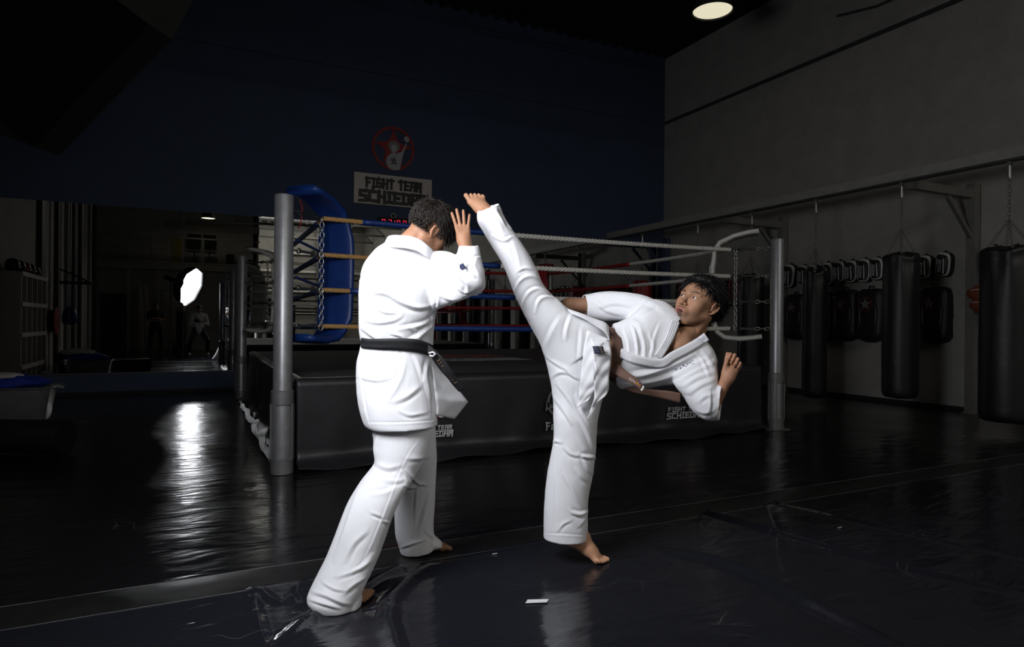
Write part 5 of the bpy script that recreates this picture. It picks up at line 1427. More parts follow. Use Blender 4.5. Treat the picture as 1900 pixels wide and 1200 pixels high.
    J.append(loft([(726,437,778,444,2.93,.075), (718,448,794,468,2.93,.09), (697,462,815,480,2.92,.10), (675,492,826,512,2.91,.125), (668,530,820,540,2.90,.135), (667,575,812,570,2.90,.135), (667,612,805,605,2.91,.130), (673,640,803,642,2.92,.120)], expo=.92))
    J.append(loft([(673,628,803,632,2.92,.112), (669,648,801,652,2.92,.122), (663,675,802,680,2.92,.14), (663,715,806,715,2.91,.15), (667,752,809,752,2.90,.155), (677,784,811,782,2.89,.155), (687,793,811,789,2.885,.150)], expo=.95, pocket=.10, wall=.010))
    # right sleeve: shoulder to elbow, then up the forearm
    J.append(loft([(785,470,770,585,2.90,.10), (812,466,800,580,2.88,.085), (835,468,818,572,2.85,.075), (856,478,845,562,2.81,.068), (876,487,872,550,2.78,.060), (892,498,893,538,2.77,.04)], expo=.9))
    J.append(loft([(846,545,884,548,2.78,.03), (842,528,899,534,2.77,.055), (838,510,900,516,2.77,.062), (841,492,898,500,2.79,.062), (847,474,893,481,2.82,.055), (852,455,888,456,2.86,.046,0,-3)], expo=.9, pocket=.07, wall=.009))
    # left sleeve reaching forward, behind the head
    J.append(loft([(690,500,715,585,3.02,.08), (705,475,742,575,3.12,.075), (728,480,772,570,3.22,.07), (748,500,790,565,3.28,.06)]))
    J.append(loft([(742,560,790,562,3.29,.05), (744,520,796,522,3.26,.06), (750,490,796,490,3.22,.056), (754,462,794,462,3.18,.048)], pocket=.06, wall=.009))
    V, F = remesh(J, .0044); V = smooth_mesh(V, F, 2)
    jf = [(9, 5, [(676,548),(700,542),(718,545),(745,560),(775,570),(800,566)]), (-5, 4, [(700,536),(730,540),(760,552)]), (-7, 3, [(668,516),(676,514),(684,516)]),
          (6, 5, [(806,600),(780,622),(760,634)]), (5, 4, [(812,585),(790,600),(768,606),(735,612)]), (4, 4, [(675,592),(700,598),(730,594),(745,585)]), (5, 4, [(672,608),(690,622),(706,632)]),
          (5, 4, [(760,606),(775,618),(780,632)]), (4, 3, [(725,618),(745,624),(752,633)]), (4, 3.5, [(690,562),(712,578),(735,580)]), (4, 4, [(804,560),(806,585),(800,615)]),
          (7, 2.6, [(834,482),(828,500),(818,520),(815,545),(812,570)]), (-4, 2.5, [(829,482),(822,502),(812,524),(809,550)]),
          (6, 3.5, [(860,470),(858,490),(868,505),(880,512)]), (6, 4, [(838,505),(855,515),(868,530),(866,546)]), (5, 3.5, [(884,480),(880,495),(890,510)]), (-5, 3, [(872,488),(868,500),(874,515)]), (5, 4, [(820,548),(840,556),(862,552)]), (4, 3, [(850,535),(862,542),(878,538)]),
          (-3, 2, [(852,470),(870,476),(892,474)]), (3, 2.5, [(712,450),(740,455),(770,458),(796,474)]), (-3, 2, [(715,455),(745,461),(775,466)]), (4, 4, [(700,470),(720,480),(745,480)]),
          # skirt
          (5, 4, [(690,655),(686,675),(678,700)]), (6, 5, [(752,655),(748,690),(735,720),(718,745)]), (-5, 4, [(705,660),(700,680),(698,700)]), (5, 4, [(796,668),(790,700),(800,740)]), (4, 4, [(668,700),(700,705),(725,700)]), (5, 5, [(730,745),(755,735),(780,715)]),
          (4, 3.5, [(740,760),(760,770),(790,765)]), (4, 3, [(800,690),(806,730),(808,780)]), (-2.5, 1.6, [(684,783),(720,784),(760,783),(810,779)]), (-3, 2, [(671,700),(678,750),(686,785)]), (4, 4, [(770,660),(782,690),(788,720)])]
    V = folds(V, F, jf, seed=11, noise=(.0014, 7), noise2=(.0007, 30))
    jac = quads_obj('jacket', V, F, M['gi'], root); bj = bvh_of(V, F)
    # collar band standing round the neck
    strip('collar', [((712,456,2.88),(720,440,2.90)), ((721,458,2.83),(727,437,2.86)), ((740,459,2.80),(744,437,2.83)), ((758,461,2.79),(762,439,2.82)), ((775,466,2.79),(779,445,2.82)), ((790,476,2.80),(794,456,2.83)), ((801,486,2.83),(804,467,2.86)), ((806,494,2.86),(812,480,2.89))], M['gi_seam'], root, .007, across=6)
    # badge on the sleeve
    strip('badge', [((853,491,2.75),(859,488,2.75)), ((853,497,2.75),(862,493,2.75)), ((857,501,2.75),(866,497,2.75))], material('blue_embroidery', (.018, .022, .06), .85), root, .002, bvh=bj, off=.003)
    # front flap swinging out at the right
    fm = [((800,660,2.94),(802,660,2.98)), ((803,690,2.90),(822,692,3.00)), ((806,722,2.88),(846,718,3.03)), ((808,740,2.87),(868,745,3.06)), ((811,770,2.87),(843,777,3.02))]
    strip('jacket_flap', fm, M['gi'], root, .004, sub=7, across=10, wav=.003, seed=2, linear=True)
    # belt
    strip('belt', [((671,627,2.8),(671,645,2.8)), ((685,629,2.8),(685,646,2.8)), ((705,629,2.8),(705,647,2.8)), ((730,628,2.8),(730,647,2.8)), ((755,628,2.8),(755,649,2.8)), ((778,630,2.8),(777,652,2.8)), ((797,637,2.82),(795,658,2.82)), ((803,642,2.86),(801,660,2.86))], material('black_belt', (.010, .010, .012), .7, bump=.0006, bscale=500), root, .010, sub=5, bvh=bj, off=.010)
    bm_ = bpy.data.materials['black_belt']
    strip('belt_tail', [((795,640,2.80),(793,656,2.80)), ((806,648,2.80),(799,660,2.80)), ((822,664,2.80),(812,674,2.81)), ((836,684,2.81),(826,693,2.82)), ((848,703,2.83),(838,711,2.84)), ((862,721,2.85),(852,726,2.86))], bm_, root, .008)
    strip('belt_tail', [((797,650,2.82),(803,646,2.82)), ((802,665,2.83),(809,661,2.83)), ((815,684,2.85),(821,678,2.85)), ((834,706,2.87),(839,699,2.87)), ((846,720,2.88),(850,713,2.88))], bm_, root, .008)
    # gold embroidery on the belt tail
    gold = material('gold_thread', (.30, .17, .06), .5)
    mb = MB(); 
    for k in range(9):
        t = k/8; x, y, z = 814+32*t, 667+41*t, 2.803+.035*t-.006
        a = P(x-3, y+3, z); b = P(x+1.5, y+(-2 if k % 2 else 1), z); c = P(x+3, y-1.5, z)
        mb.tube([a, b, c], .0012, 4)
    mb.build('belt_embroidery', gold, root)
    MB().tube([P(796,655,2.79), P(803,653,2.785), P(808,656,2.785), P(803,661,2.785), P(797,659,2.785)], .004, 6).build('knot_loop', M['gi_seam'], root, 'all')
    # ---- trousers
    T = []
    T.append(loft([(690,770,800,775,2.90,.12), (692,800,803,800,2.89,.125), (695,830,794,840,2.87,.12), (695,858,776,872,2.84,.105), (668,893,764,893,2.79,.098), (646,930,744,925,2.74,.095), (628,975,727,965,2.70,.095), (609,1025,711,1010,2.67,.095), (589,1065,697,1045,2.64,.098), (574,1097,678,1085,2.61,.10), (573,1112,668,1108,2.60,.10), (586,1130,660,1128,2.59,.085)], expo=.92))
    T.append(loft([(628,1095,664,1090,2.60,.06), (634,1118,671,1112,2.60,.06), (632,1134,667,1130,2.59,.05)], expo=.9))
    T.append(loft([(725,770,806,775,2.98,.11), (735,800,808,805,2.99,.115), (738,850,810,850,3.03,.10), (736,900,808,895,3.09,.095), (733,945,806,942,3.15,.095), (734,985,804,980,3.19,.098), (740,1008,806,1000,3.21,.10), (744,1023,806,1018,3.22,.095)], expo=.92))
    T.append(loft([(790,985,800,1018,3.22,.05), (805,994,808,1018,3.22,.04), (820,1006,820,1016,3.22,.022)], expo=.9))
    # waist beneath the jacket
    T.append(loft([(680,690,795,690,2.93,.11), (685,740,800,740,2.92,.12), (690,790,804,790,2.92,.12)]))
    V, F = remesh(T, .0044); V = smooth_mesh(V, F, 2)
    tf = [(2, 1.6, [(786,806),(762,838),(745,872),(732,903),(718,940),(700,985),(685,1020),(668,1055),(655,1085)]), (-4, 3, [(692,956),(708,962),(722,965)]), (6, 3.5, [(688,950),(705,958),(722,972)]),
          (5, 4, [(700,808),(696,830),(698,856)]), (5, 5, [(700,860),(720,868),(745,862)]), (4, 4, [(712,890),(735,893),(750,888)]), (5, 5, [(640,1040),(655,1010),(680,985)]), (4, 4, [(625,1070),(655,1060),(690,1040)]),
          (6, 4, [(582,1098),(605,1105),(635,1118),(650,1120)]), (5, 3, [(575,1112),(600,1120),(630,1128)]), (6, 4, [(640,1100),(655,1085),(680,1070)]), (4, 3.5, [(600,1080),(620,1092),(640,1095)]), (4, 4, [(690,1030),(675,1050),(655,1062)]),
          (5, 3, [(752,870),(765,885),(775,895),(792,900)]), (4, 3, [(750,900),(765,905),(785,895)]), (4, 3, [(774,905),(772,935),(770,965),(766,995)]), (5, 4, [(800,912),(790,945),(778,985)]), (4, 3, [(745,1015),(765,1008),(790,1000)]), (4, 3, [(790,985),(805,998),(822,1008)]), (4, 4, [(755,850),(780,850),(800,845)]), (4, 3, [(740,870),(750,880),(757,893)]),
          (4, 5, [(668,905),(655,940),(640,985),(622,1040)]), (4, 5, [(735,905),(715,915),(690,918)])]
    V = folds(V, F, tf, seed=21, noise=(.0009, 6), noise2=(.0005, 30))
    V[:, 2] = np.maximum(V[:, 2], .010)
    quads_obj('trousers', V, F, M['gi'], root)
    return root
defender()
# ------------------------------------------------------------------ kicker: right fighter, high kick
def kicker():
    base = (.39, .21, .125)
    root = thing('person', 'person in white martial arts suit and brown belt kicking high at the other fighter', 'person', tuple(on_plane(1112, 1043, 2, 0)))
    skin = skin_material('kicker_skin', base)
    U = cam_dir(.38, .92, .06); rt = cam_dir(-.58, .16, .80)        # head: up and the person's right
    R = np.stack([rt-U*(rt @ U), np.zeros(3), U], 1); R[:, 0] /= np.linalg.norm(R[:, 0]); R[:, 1] = np.cross(R[:, 2], R[:, 0])
    HC = P(1308, 568, 3.13); sc = 1.12
    for _ in range(2):
        f = head_field(HC, R, .010, sc); m_ = f.to_world(np.array([[0, .11, -.03], [-.08, -.008, 0]])); q, _z = to_px(m_); q = q.mean(0); HC = HC+((1296.5-q[0])*CR-(564.5-q[1])*CU)*3.13/FOC
    f = head_field(HC, R, .011, sc)
    Vw, F, Vl = f.mesh((-.11, -.13, -.21), (.11, .15, .135), .0022)
    def hl(x, y, z):
        a = np.clip((z-.030-.35*np.clip(y, 0, 1))/.02, 0, 1); b = np.clip((z+.03)/.03, 0, 1)*np.clip((-.012-y)/.02, 0, 1)
        sd = np.clip((z-.004)/.015, 0, 1)*np.clip((.034-y)/.012, 0, 1)*np.clip((np.abs(x)-.05)/.01, 0, 1)
        earm = ((np.abs(x) > .0735) & (y < .012) & (y > -.04) & (np.abs(z+.004) < .034)); return np.where(earm, 0, np.maximum(np.maximum(a, b), sd))
    parts = [(Vw, F, skin_colors(Vl, base, lip=(.50, .16, .15), stubble=1.0, hairline=hl))]
    # ---- left forearm and hand raised at the right
    W1 = P(1351, 700, 2.98); EL1 = P(1320, 752, 3.02)
    Rh = frame_from(cam_dir(.36, .92, -.05), cam_dir(.35, -.12, .93))
    g = Field(); hand_prims(g, W1, Rh, 1, curl=((.95,1.75,1.0),(1.05,1.75,1.0),(1.25,1.75,1.0),(1.35,1.75,1.0)), spread=(.02,.0,-.03,-.06), thumb=(.20, -.02), sc=.92)
    # index finger standing up beside the thumb
    g.cone(EL1, W1, .036, .0235, .02)
    Vh, Fh, _ = g.mesh(W1-.21, W1+.20, .0024); parts.append((Vh, Fh, body_colors(Vh, base, 5)*np.array([1.12, 1.08, 1.1])))
    # ---- right forearm going back behind the raised leg
    EL2 = P(1110, 566, 3.28); W2 = P(1052, 566, 3.30)
    Rh = frame_from(cam_dir(.10, -.90, .1), cam_dir(-.6, .2, -.7))
    g = Field(); hand_prims(g, W2, Rh, 1, curl=((.7,.9,.6),)*4, thumb=(.3, .3), sc=.92); g.cone(EL2, W2+CR*.015, .040, .034, .02); g.cone(W2+CR*.015, W2, .034, .026, .02)
    Vh, Fh, _ = g.mesh(W2-.22, W2+.24, .003); parts.append((Vh, Fh, body_colors(Vh, base, 6)))
    # ---- supporting foot on its ball, heel up; toes to the right
    dn = cam_dir(.86, 0, -.10); dn[2] = 0; dn /= np.linalg.norm(dn)
    tl = math.radians(30); yv = dn*math.cos(tl)+np.array([0, 0, -math.sin(tl)]); zv = dn*math.sin(tl)+np.array([0, 0, math.cos(tl)])
    Rf = frame_from(yv, zv); A = P(1082, 1003, 3.10)
    g = Field(); foot_prims(g, A, Rf, -1, .55, .94, shin=Rf.T @ np.array([-.0,0,.10])+Rf.T @ (CR*-.06)); Vf, Ff, _ = g.mesh(A-.25, A+.25, .0026)
    q, _z = to_px(Vf); tgt = 1131-q[:, 0].max(); A = A+CR*tgt*3.1/FOC; dz = .003-Vf[:, 2].min(); A = A+np.array([0, 0, dz])
    g = Field(); foot_prims(g, A, Rf, -1, .55, .94, shin=Rf.T @ np.array([-.0,0,.10])+Rf.T @ (CR*-.06)); Vf, Ff, _ = g.mesh(A-.25, A+.25, .0026); Vf[:, 2] = np.maximum(Vf[:, 2], .0085)
    parts.append((Vf, Ff, body_colors(Vf, base, 7)*np.array([1.6, 1.6, 1.65])))  # foot skin painted lighter to offset the shade near the floor
    # ---- kicking foot: top of the foot to the camera, toes up and left
    Ak = P(909, 399, 3.02); Rk = frame_from(cam_dir(-.52, .85, -.04), cam_dir(.10, .22, -1))
    g = Field(); foot_prims(g, Ak, Rk, -1, .15, .93, shin=Rk.T @ (P(925,440,3.03)-Ak)*.6); g.cone(Ak, P(925, 440, 3.03), .036, .045, .02)
    Vf, Ff, _ = g.mesh(Ak-.22, Ak+.22, .0026); parts.append((Vf, Ff, body_colors(Vf, base, 8)*np.array([1.05, 1.03, 1.03])))
    # ---- body core
    g = Field()
    neck = f.to_world(np.array([0, -.045, -.19])); ch = P(1225, 640, 3.14); wa = P(1150, 660, 3.13); pel = P(1085, 655, 3.12)
    g.cone(f.to_world(np.array([0,-.03,-.10])), P(1262, 628, 3.10), .054, .062, .04); g.ell(ch+CF*.01, (.095, .09, .095), .03); g.ell(P(1258, 640, 3.08), (.060, .070, .060), .03)
    g.cone(ch, wa, .085, .085, .03); g.cone(wa, pel, .095, .11, .05)
    shR, shL = P(1215, 582, 3.20), P(1292, 668, 3.10)
    g.cone(ch, shR, .07, .05, .03); g.cone(ch, shL, .07, .05, .03); g.cone(shR, EL2, .05, .04, .02); g.cone(shL, EL1, .05, .04, .02); g.cone(EL1, W1, .034, .023, .01)
    # collarbones and breast muscle in the open neck
    g.cone(P(1258, 618, 3.03), P(1236, 640, 3.02), .010, .008, .02); 
    h1, h2 = P(1060, 640, 3.08), P(1075, 700, 3.12); k1 = P(968, 522, 3.05); k2 = P(1062, 830, 3.11)
    g.cone(pel, h1, .10, .085, .04); g.cone(h1, k1, .070, .042, .02); g.cone(k1, Ak, .042, .032, .01); g.cone(pel, h2, .10, .085, .04); g.cone(h2, k2, .08, .055, .02); g.cone(k2, A-CR*.035+np.array([0,0,.07]), .052, .030, .01)
    c0 = P(1090, 690, 3.1); Vb, Fb, _ = g.mesh(c0-np.array([.95, .85, 1.0]), c0+np.array([.95, .85, 1.0]), .0095)
    parts.append((Vb, Fb, body_colors(Vb, base)))
    Va = np.concatenate([p[0] for p in parts]); off = np.cumsum([0]+[len(p[0]) for p in parts[:-1]]); Fa = np.concatenate([p[1]+o for p, o in zip(parts, off)]); Ca = np.clip(np.concatenate([p[2] for p in parts]), 0, 1)
    quads_obj('body', Va, Fa, skin, root, Ca)
    eyes_of(f, root, (.15, 1, .12), sc)
    # teeth and inner mouth
    MB().obox(f.to_world(np.array([0, .088, -.0605])), f.R[:, 0]*.013, f.R[:, 1]*.005, f.R[:, 2]*.0035).build('teeth', M['eye_white'], root)
    MB().obox(f.to_world(np.array([0, .078, -.070])), f.R[:, 0]*.015, f.R[:, 1]*.004, f.R[:, 2]*.012).build('inner_mouth', material('inner_mouth', (.12, .02, .02), .5), root)
    # ---- hair: black, longish, swept back with loose strands over the brow
    cap = Field(HC, f.R); cap.ell((0,-.030,.040), (.087,.100,.092), .01); cap.ell((0,.040,.088), (.058,.046,.028), .02)
    cap.ell((0, .095, -.015), (.075, .075, .082), .012, 'S'); cap.ell((0, .02, -.075), (.10, .10, .062), .02, 'S')
    for s_ in (-1, 1): cap.ell((s_*.085, -.002, -.008), (.022, .026, .036), .012, 'S')
    Vc, Fc, Vcl = cap.mesh((-.12, -.16, -.09), (.12, .15, .16), .003); N_ = normals_of(Vc, Fc)
    Vc = Vc+N_*(.005*vnoise(Vcl*np.array([60, 25, 60]), 3)+.003*vnoise(Vcl*140, 4))[:, None]
    rg = np.random.default_rng(8); st, di, ln = [], [], []
    while len(st) < 3400:
        v = rg.normal(0, 1, 3); v /= np.linalg.norm(v)
        p = np.array([0,-.020,.038])+v*np.array([.080,.098,.090])
        if p[2] < -.035 or (p[1] > .01 and p[2] < .035+.45*max(0, p[1])) or (abs(p[0]) > .055 and p[2] < .024 and p[1] > -.035): continue
        d = np.array([v[0]*.3, -.8, -.15])+rg.normal(0, .22, 3); L = .055*rg.uniform(.7, 1.35)
        if p[1] > .030: d = np.array([v[0]*.9+.25, .10, .2])+rg.normal(0, .24, 3); L = .055*rg.uniform(.7, 1.3)
        st.append(p); di.append(d); ln.append(L)
    # loose wet strands over the forehead
    for k in range(26):
        x0 = rg.uniform(-.055, .045); st.append(np.array([x0, .052, .092-.25*abs(x0)])); di.append(np.array([rg.normal(0, .25), .9, -.35])); ln.append(rg.uniform(.035, .07))
    gl = f.R.T @ np.array([.0, 0, -1.])
    hair_locks(f, st, di, ln, M['hair'], root, seed=4, r0=.0025, grav=gl, gw=.22, lift=.03, thick_=.11, extra=(Vc, Fc))
    # ---- trousers
    T = []
    T.append(loft([(1012,640,1128,606,3.11,.11), (1004,640,1128,640,3.12,.125), (1012,668,1132,668,3.12,.13), (1021,705,1128,705,3.12,.125), (1026,740,1117,740,3.12,.112), (1027,775,1109,778,3.11,.10), (1027,815,1106,815,3.11,.095), (1021,850,1104,850,3.11,.093), (1014,890,1098,888,3.11,.092), (1010,930,1091,925,3.11,.093), (1009,965,1091,962,3.11,.095), (1009,997,1090,1000,3.11,.095)], expo=.93, pocket=.12, wall=.010))
    T.append(loft([(1030,690,1128,625,3.10,.12), (1013,662,1118,598,3.10,.12), (1000,634,1090,588,3.09,.112), (985,607,1058,574,3.08,.100), (966,570,1030,551,3.07,.088), (954,545,1008,527,3.06,.078), (943,515,998,503,3.05,.074), (930,485,984,476,3.04,.072), (914,459,968,451,3.03,.070), (899,434,953,430,3.02,.068), (886,411,938,405,3.01,.066), (886,392,926,378,3.01,.058,0,-6)], expo=.93, pocket=.08, wall=.009))
    V, F = remesh(T, .0044); V = smooth_mesh(V, F, 2)
    tf = [# raised leg: folds at the knee and shin
          (9, 3.2, [(1000,518),(985,512),(972,515),(962,526),(956,540)]), (8, 3.2, [(1018,545),(1000,536),(985,540),(975,552),(970,566)]), (9, 3.4, [(1048,572),(1028,554),(1008,552),(998,562),(994,580)]), (-6, 3, [(990,505),(975,502),(962,508)]),
          (8, 2.6, [(948,440),(935,446),(922,441),(915,436)]), (6, 3, [(930,386),(938,396),(946,412),(950,424)]), (-7, 3, [(926,390),(933,402),(942,418)]), (4, 3, [(905,400),(900,415),(908,432)]), (3.5, 3, [(896,386),(912,384),(924,388)]), (4, 3.5, [(918,405),(928,418),(934,434)]),
          (4, 4, [(952,452),(960,475),(966,500)]), (-3, 3, [(940,470),(950,495),(955,510)]), (5, 4, [(958,560),(968,580),(978,590)]), (4, 5, [(1040,590),(1025,615),(1012,645)]), (5, 4, [(1060,585),(1052,610),(1050,630)]), (4, 4, [(1080,610),(1078,640),(1076,665)]),
          (5, 3.5, [(1003,645),(1020,665),(1042,680),(1062,690)]), (5, 3.5, [(1022,700),(1040,690),(1060,695),(1075,710)]), (5, 3, [(1048,680),(1060,695),(1078,704)]),
          # support leg
          (7, 4, [(1035,712),(1052,735),(1072,765),(1090,800),(1103,835)]), (5, 4, [(1028,735),(1045,760),(1062,785)]), (5, 4, [(1070,735),(1082,765),(1095,790)]), (7, 3, [(1080,846),(1092,849),(1105,850)]), (-6, 3, [(1078,840),(1090,842),(1104,842)]), (6, 3.5, [(1082,850),(1090,868),(1100,880)]),
          (7, 3.2, [(1024,822),(1030,818),(1040,820)]), (5, 3.5, [(1048,830),(1060,842),(1078,846)]), (5, 4, [(1046,880),(1060,905),(1072,928),(1085,940)]), (6, 3.2, [(1060,950),(1075,955),(1086,950)]), (-5, 3, [(1062,944),(1076,948),(1088,944)]), (5, 3.5, [(1075,975),(1086,960),(1090,945)]), (4, 4, [(1070,870),(1080,885),(1092,892)]), (4, 4, [(1044,745),(1056,775),(1075,810),(1088,832)]),
          (-2.2, 1.6, [(1012,989),(1040,990),(1070,992),(1090,992)]), (-2.2, 1.6, [(1034,830),(1031,870),(1030,920),(1028,985)]), (4, 3, [(1035,985),(1045,972),(1060,965)])]
    V = folds(V, F, tf, seed=31, noise=(.0012, 7), noise2=(.0007, 30))
    quads_obj('trousers', V, F, M['gi'], root); bt = bvh_of(V, F)
    # ---- jacket
    J = []
    J.append(loft([(1138,600,1143,712,3.13,.095), (1148,597,1152,721,3.13,.105), (1170,585,1172,723,3.13,.112), (1195,560,1200,720,3.13,.112), (1222,556,1228,716,3.13,.108), (1246,568,1258,714,3.12,.10), (1268,590,1290,712,3.11,.09), (1290,612,1312,705,3.10,.078), (1305,628,1326,690,3.09,.06), (1316,640,1329,672,3.09,.04)], expo=.93))
    J.append(loft([(1215,640,1232,565,3.16,.06), (1195,612,1200,550,3.18,.075), (1170,597,1168,543,3.21,.072), (1145,594,1140,541,3.24,.068), (1115,595,1108,542,3.26,.066), (1086,591,1083,546,3.27,.062,-3,0)], expo=.92, pocket=.07, wall=.009))
    # left sleeve: hangs from the shoulder, opening to the right
    J.append(loft([(1245,690,1322,648,3.08,.06), (1248,708,1329,672,3.06,.075), (1262,726,1330,698,3.04,.082), (1278,742,1330,716,3.03,.080), (1290,758,1332,735,3.02,.06)], expo=.92))
    J.append(loft([(1278,700,1268,735,3.04,.05), (1290,703,1285,760,3.03,.075), (1306,708,1303,776,3.02,.082), (1322,711,1320,780,3.02,.080), (1340,713,1334,779,3.01,.074,11,5)], expo=.92, pocket=.09, wall=.008))
    V, F = remesh(J, .0044); V = smooth_mesh(V, F, 2)
    jf = [(6, 3.2, [(1172,600),(1180,625),(1184,655)]), (6, 3.2, [(1190,615),(1196,640),(1196,665)]), (5, 3, [(1158,612),(1166,635),(1168,655)]), (5, 3, [(1205,620),(1212,640),(1208,662)]), (-5, 3, [(1182,610),(1188,640),(1188,660)]), (4, 3, [(1160,600),(1176,596),(1192,602)]), (6, 4, [(1176,594),(1186,606),(1192,625)]),
          (4, 5, [(1190,556),(1215,565),(1235,580)]), (4, 4, [(1165,592),(1185,580),(1210,570)]), (4, 4, [(1110,570),(1140,562),(1175,568)]), (4, 4, [(1100,555),(1125,575),(1155,583)]), (3, 3, [(1225,600),(1215,625),(1212,645)]),
          (7, 5, [(1160,700),(1190,697),(1225,686),(1260,672),(1290,655)]), (6, 5, [(1170,712),(1210,708),(1250,696),(1290,676),(1315,660)]), (-5, 5, [(1165,690),(1200,684),(1240,672)]), (5, 4, [(1262,704),(1290,688),(1320,676)]), (5, 4, [(1270,715),(1295,700),(1322,692)]), (4, 4, [(1280,728),(1300,715),(1325,704)]),
          (5, 4, [(1300,648),(1312,662),(1322,680)]), (4, 3.5, [(1293,652),(1306,672),(1316,700)]), (4, 4, [(1296,745),(1308,735),(1322,732)]), (4, 4, [(1292,760),(1308,765),(1325,760)]), (4, 3, [(1312,770),(1318,750),(1318,730)]),
          (-2.2, 1.6, [(1322,716),(1320,745),(1321,775)]), (-2.2, 1.6, [(1090,548),(1092,570),(1093,590)])]
    V = folds(V, F, jf, seed=41, noise=(.0022, 8), noise2=(.0008, 28))
    bj = bvh_of(V, F)
    neckpoly = [(1262,592),(1254,604),(1246,628),(1236,650),(1222,664),(1232,665),(1246,655),(1268,643),(1290,632),(1306,622),(1310,600),(1290,580)]
    F2 = cut_front(V, F, neckpoly, 3.5)
    # also open the top of the collar so the neck passes through
    quads_obj('jacket', V, F2, M['gi'], root)
    gs = M['gi_seam']
    def band(name, pts, w, z=3.0, thick=.006, off=.006, mat=gs):
        rows = []
        pts = [np.array(p, float) for p in pts]
        for i, p in enumerate(pts):
            t = pts[min(i+1, len(pts)-1)]-pts[max(i-1, 0)]; t /= np.linalg.norm(t); n = np.array([-t[1], t[0]])*w/2
            rows.append(((*(p-n), z), (*(p+n), z)))
        return strip(name, rows, mat, root, thick, sub=6, across=5, bvh=bj, off=off)
    band('lapel', [(1254,596),(1253,599),(1251,605),(1243,625),(1232,645),(1221,662)], 15)
    band('lapel', [(1311,624),(1303,630),(1287,640),(1267,651),(1247,661),(1232,672),(1215,674),(1190,669),(1168,663),(1150,653)], 16, off=.007)
    # stitched rows on the lapels
    for o_ in (-4, 0, 4):
        for ln in ([(1254+o_,590),(1248+o_,606),(1241+o_,626),(1231+o_,645)], [(1303,630+o_),(1287,640+o_),(1267,651+o_),(1247,661+o_),(1232,672+o_*.9),(1215,674+o_),(1190,669+o_),(1168,663+o_)]):
            pts = [drape(bj, *catmull(ln, t), .0165 if len(ln) > 5 else .0110, 3.0) for t in np.linspace(0, len(ln)-1.001, 26)]
            MB().tube(pts, .0006, 4).build('stitching', M['gi'], root, 'all')
    # chest embroidery: navy characters along the left chest
    navy = material('navy_embroidery', (.02, .02, .10), .7); mb = MB(); rg = np.random.default_rng(3)
    for k in range(8):
        t = k/7; x, y = 1253+31*t, 686-15*t; s_ = 2.0+1.6*t
        for _ in range(4):
            a = (x+rg.uniform(-s_, s_)*.7, y+rg.uniform(-s_, s_)); b = (a[0]+rg.uniform(-s_, s_), a[1]+rg.uniform(-s_, s_)*.8)
            mb.tube([drape(bj, *a, .0035, 3.02), drape(bj, (a[0]+b[0])/2, (a[1]+b[1])/2, .0035, 3.02), drape(bj, *b, .0035, 3.02)], .0012, 4)
    mb.build('chest_embroidery', navy, root)
    # ---- belt
    bm_ = material('brown_belt', (.125, .065, .045), .75, bump=.0006, bscale=500)
    V1, F1 = loft([(1131,606,1132,700,3.12,.098), (1138,608,1141,702,3.12,.100), (1147,612,1150,690,3.12,.100)], ns=48, sub=3)
    make_obj('belt', V1, F1, bm_, root, 'all')
    strip('belt_tail', [((1131,688,3.02),(1147,674,3.02)), ((1140,694,3.0),(1153,680,3.0)), ((1155,702,2.98),(1164,690,2.98)), ((1172,712,2.96),(1180,700,2.96)), ((1189,724,2.95),(1194,714,2.95))], bm_, root, .007)
    strip('belt_tail', [((1128,700,3.14),(1140,690,3.14)), ((1142,712,3.12),(1150,703,3.12)), ((1170,726,3.08),(1172,716,3.08)), ((1205,734,3.05),(1206,722,3.05)), ((1240,742,3.03),(1240,725,3.03)), ((1262,747,3.02),(1263,729,3.02))], bm_, root, .007)
    strip('belt_patch', [((1163,705,2.972),(1170,694,2.972)), ((1175,712,2.958),(1181,702,2.958)), ((1188,721,2.944),(1192,713,2.944))], material('belt_label', (.10, .05, .10), .6), root, .002)
    mb = MB()
    for k, (x, y) in enumerate(((1168,703),(1171,705),(1174,706),(1177,709))): mb.tube([P(x, y-3, 2.955), P(x+1.5, y+3, 2.955)], .0022, 4)
    mb.build('belt_lettering', M['offwhite'], root)
    mb = MB()
    for k, (x, y) in enumerate(((1181,711),(1184,713),(1187,716))): mb.tube([P(x, y-3, 2.938), P(x+1, y+2, 2.938)], .0034, 4)
    mb.build('belt_lettering', material('gold_print', (.45, .20, .02), .6), root)
    strip('belt_tip', [((1188,723,2.944),(1193,714,2.944)), ((1191,726,2.94),(1196,718,2.94))], M['white_vinyl'], root, .004)
    # ---- jacket tails hanging free below the belt
    strip('jacket_tail', [((1090,612,2.99),(1131,630,2.99)), ((1084,640,2.97),(1112,645,2.96)), ((1080,680,2.965),(1104,672,2.945)), ((1076,715,2.97),(1103,706,2.945)), ((1074,738,2.975),(1104,722,2.96)), ((1071,756,2.98),(1092,742,2.97))], M['gi'], root, .004, sub=7, across=8, wav=.004, seed=5)
    strip('jacket_tail', [((1096,628,2.975),(1132,634,2.985)), ((1100,650,2.945),(1134,655,2.96)), ((1103,685,2.94),(1133,672,2.965)), ((1102,705,2.945),(1130,700,2.965)), ((1103,735,2.955),(1128,727,2.97)), ((1096,760,2.965),(1112,745,2.97)), ((1090,778,2.97),(1092,775,2.97))], M['gi'], root, .004, sub=7, across=8, wav=.005, seed=9)
    strip('waist_flap', [((1053,573,3.0),(1060,582,2.99)), ((1080,582,3.0),(1085,592,2.98)), ((1100,590,3.0),(1104,604,2.98)), ((1122,598,3.0),(1124,618,2.98)), ((1129,606,3.01),(1131,634,2.99))], M['gi'], root, .005)
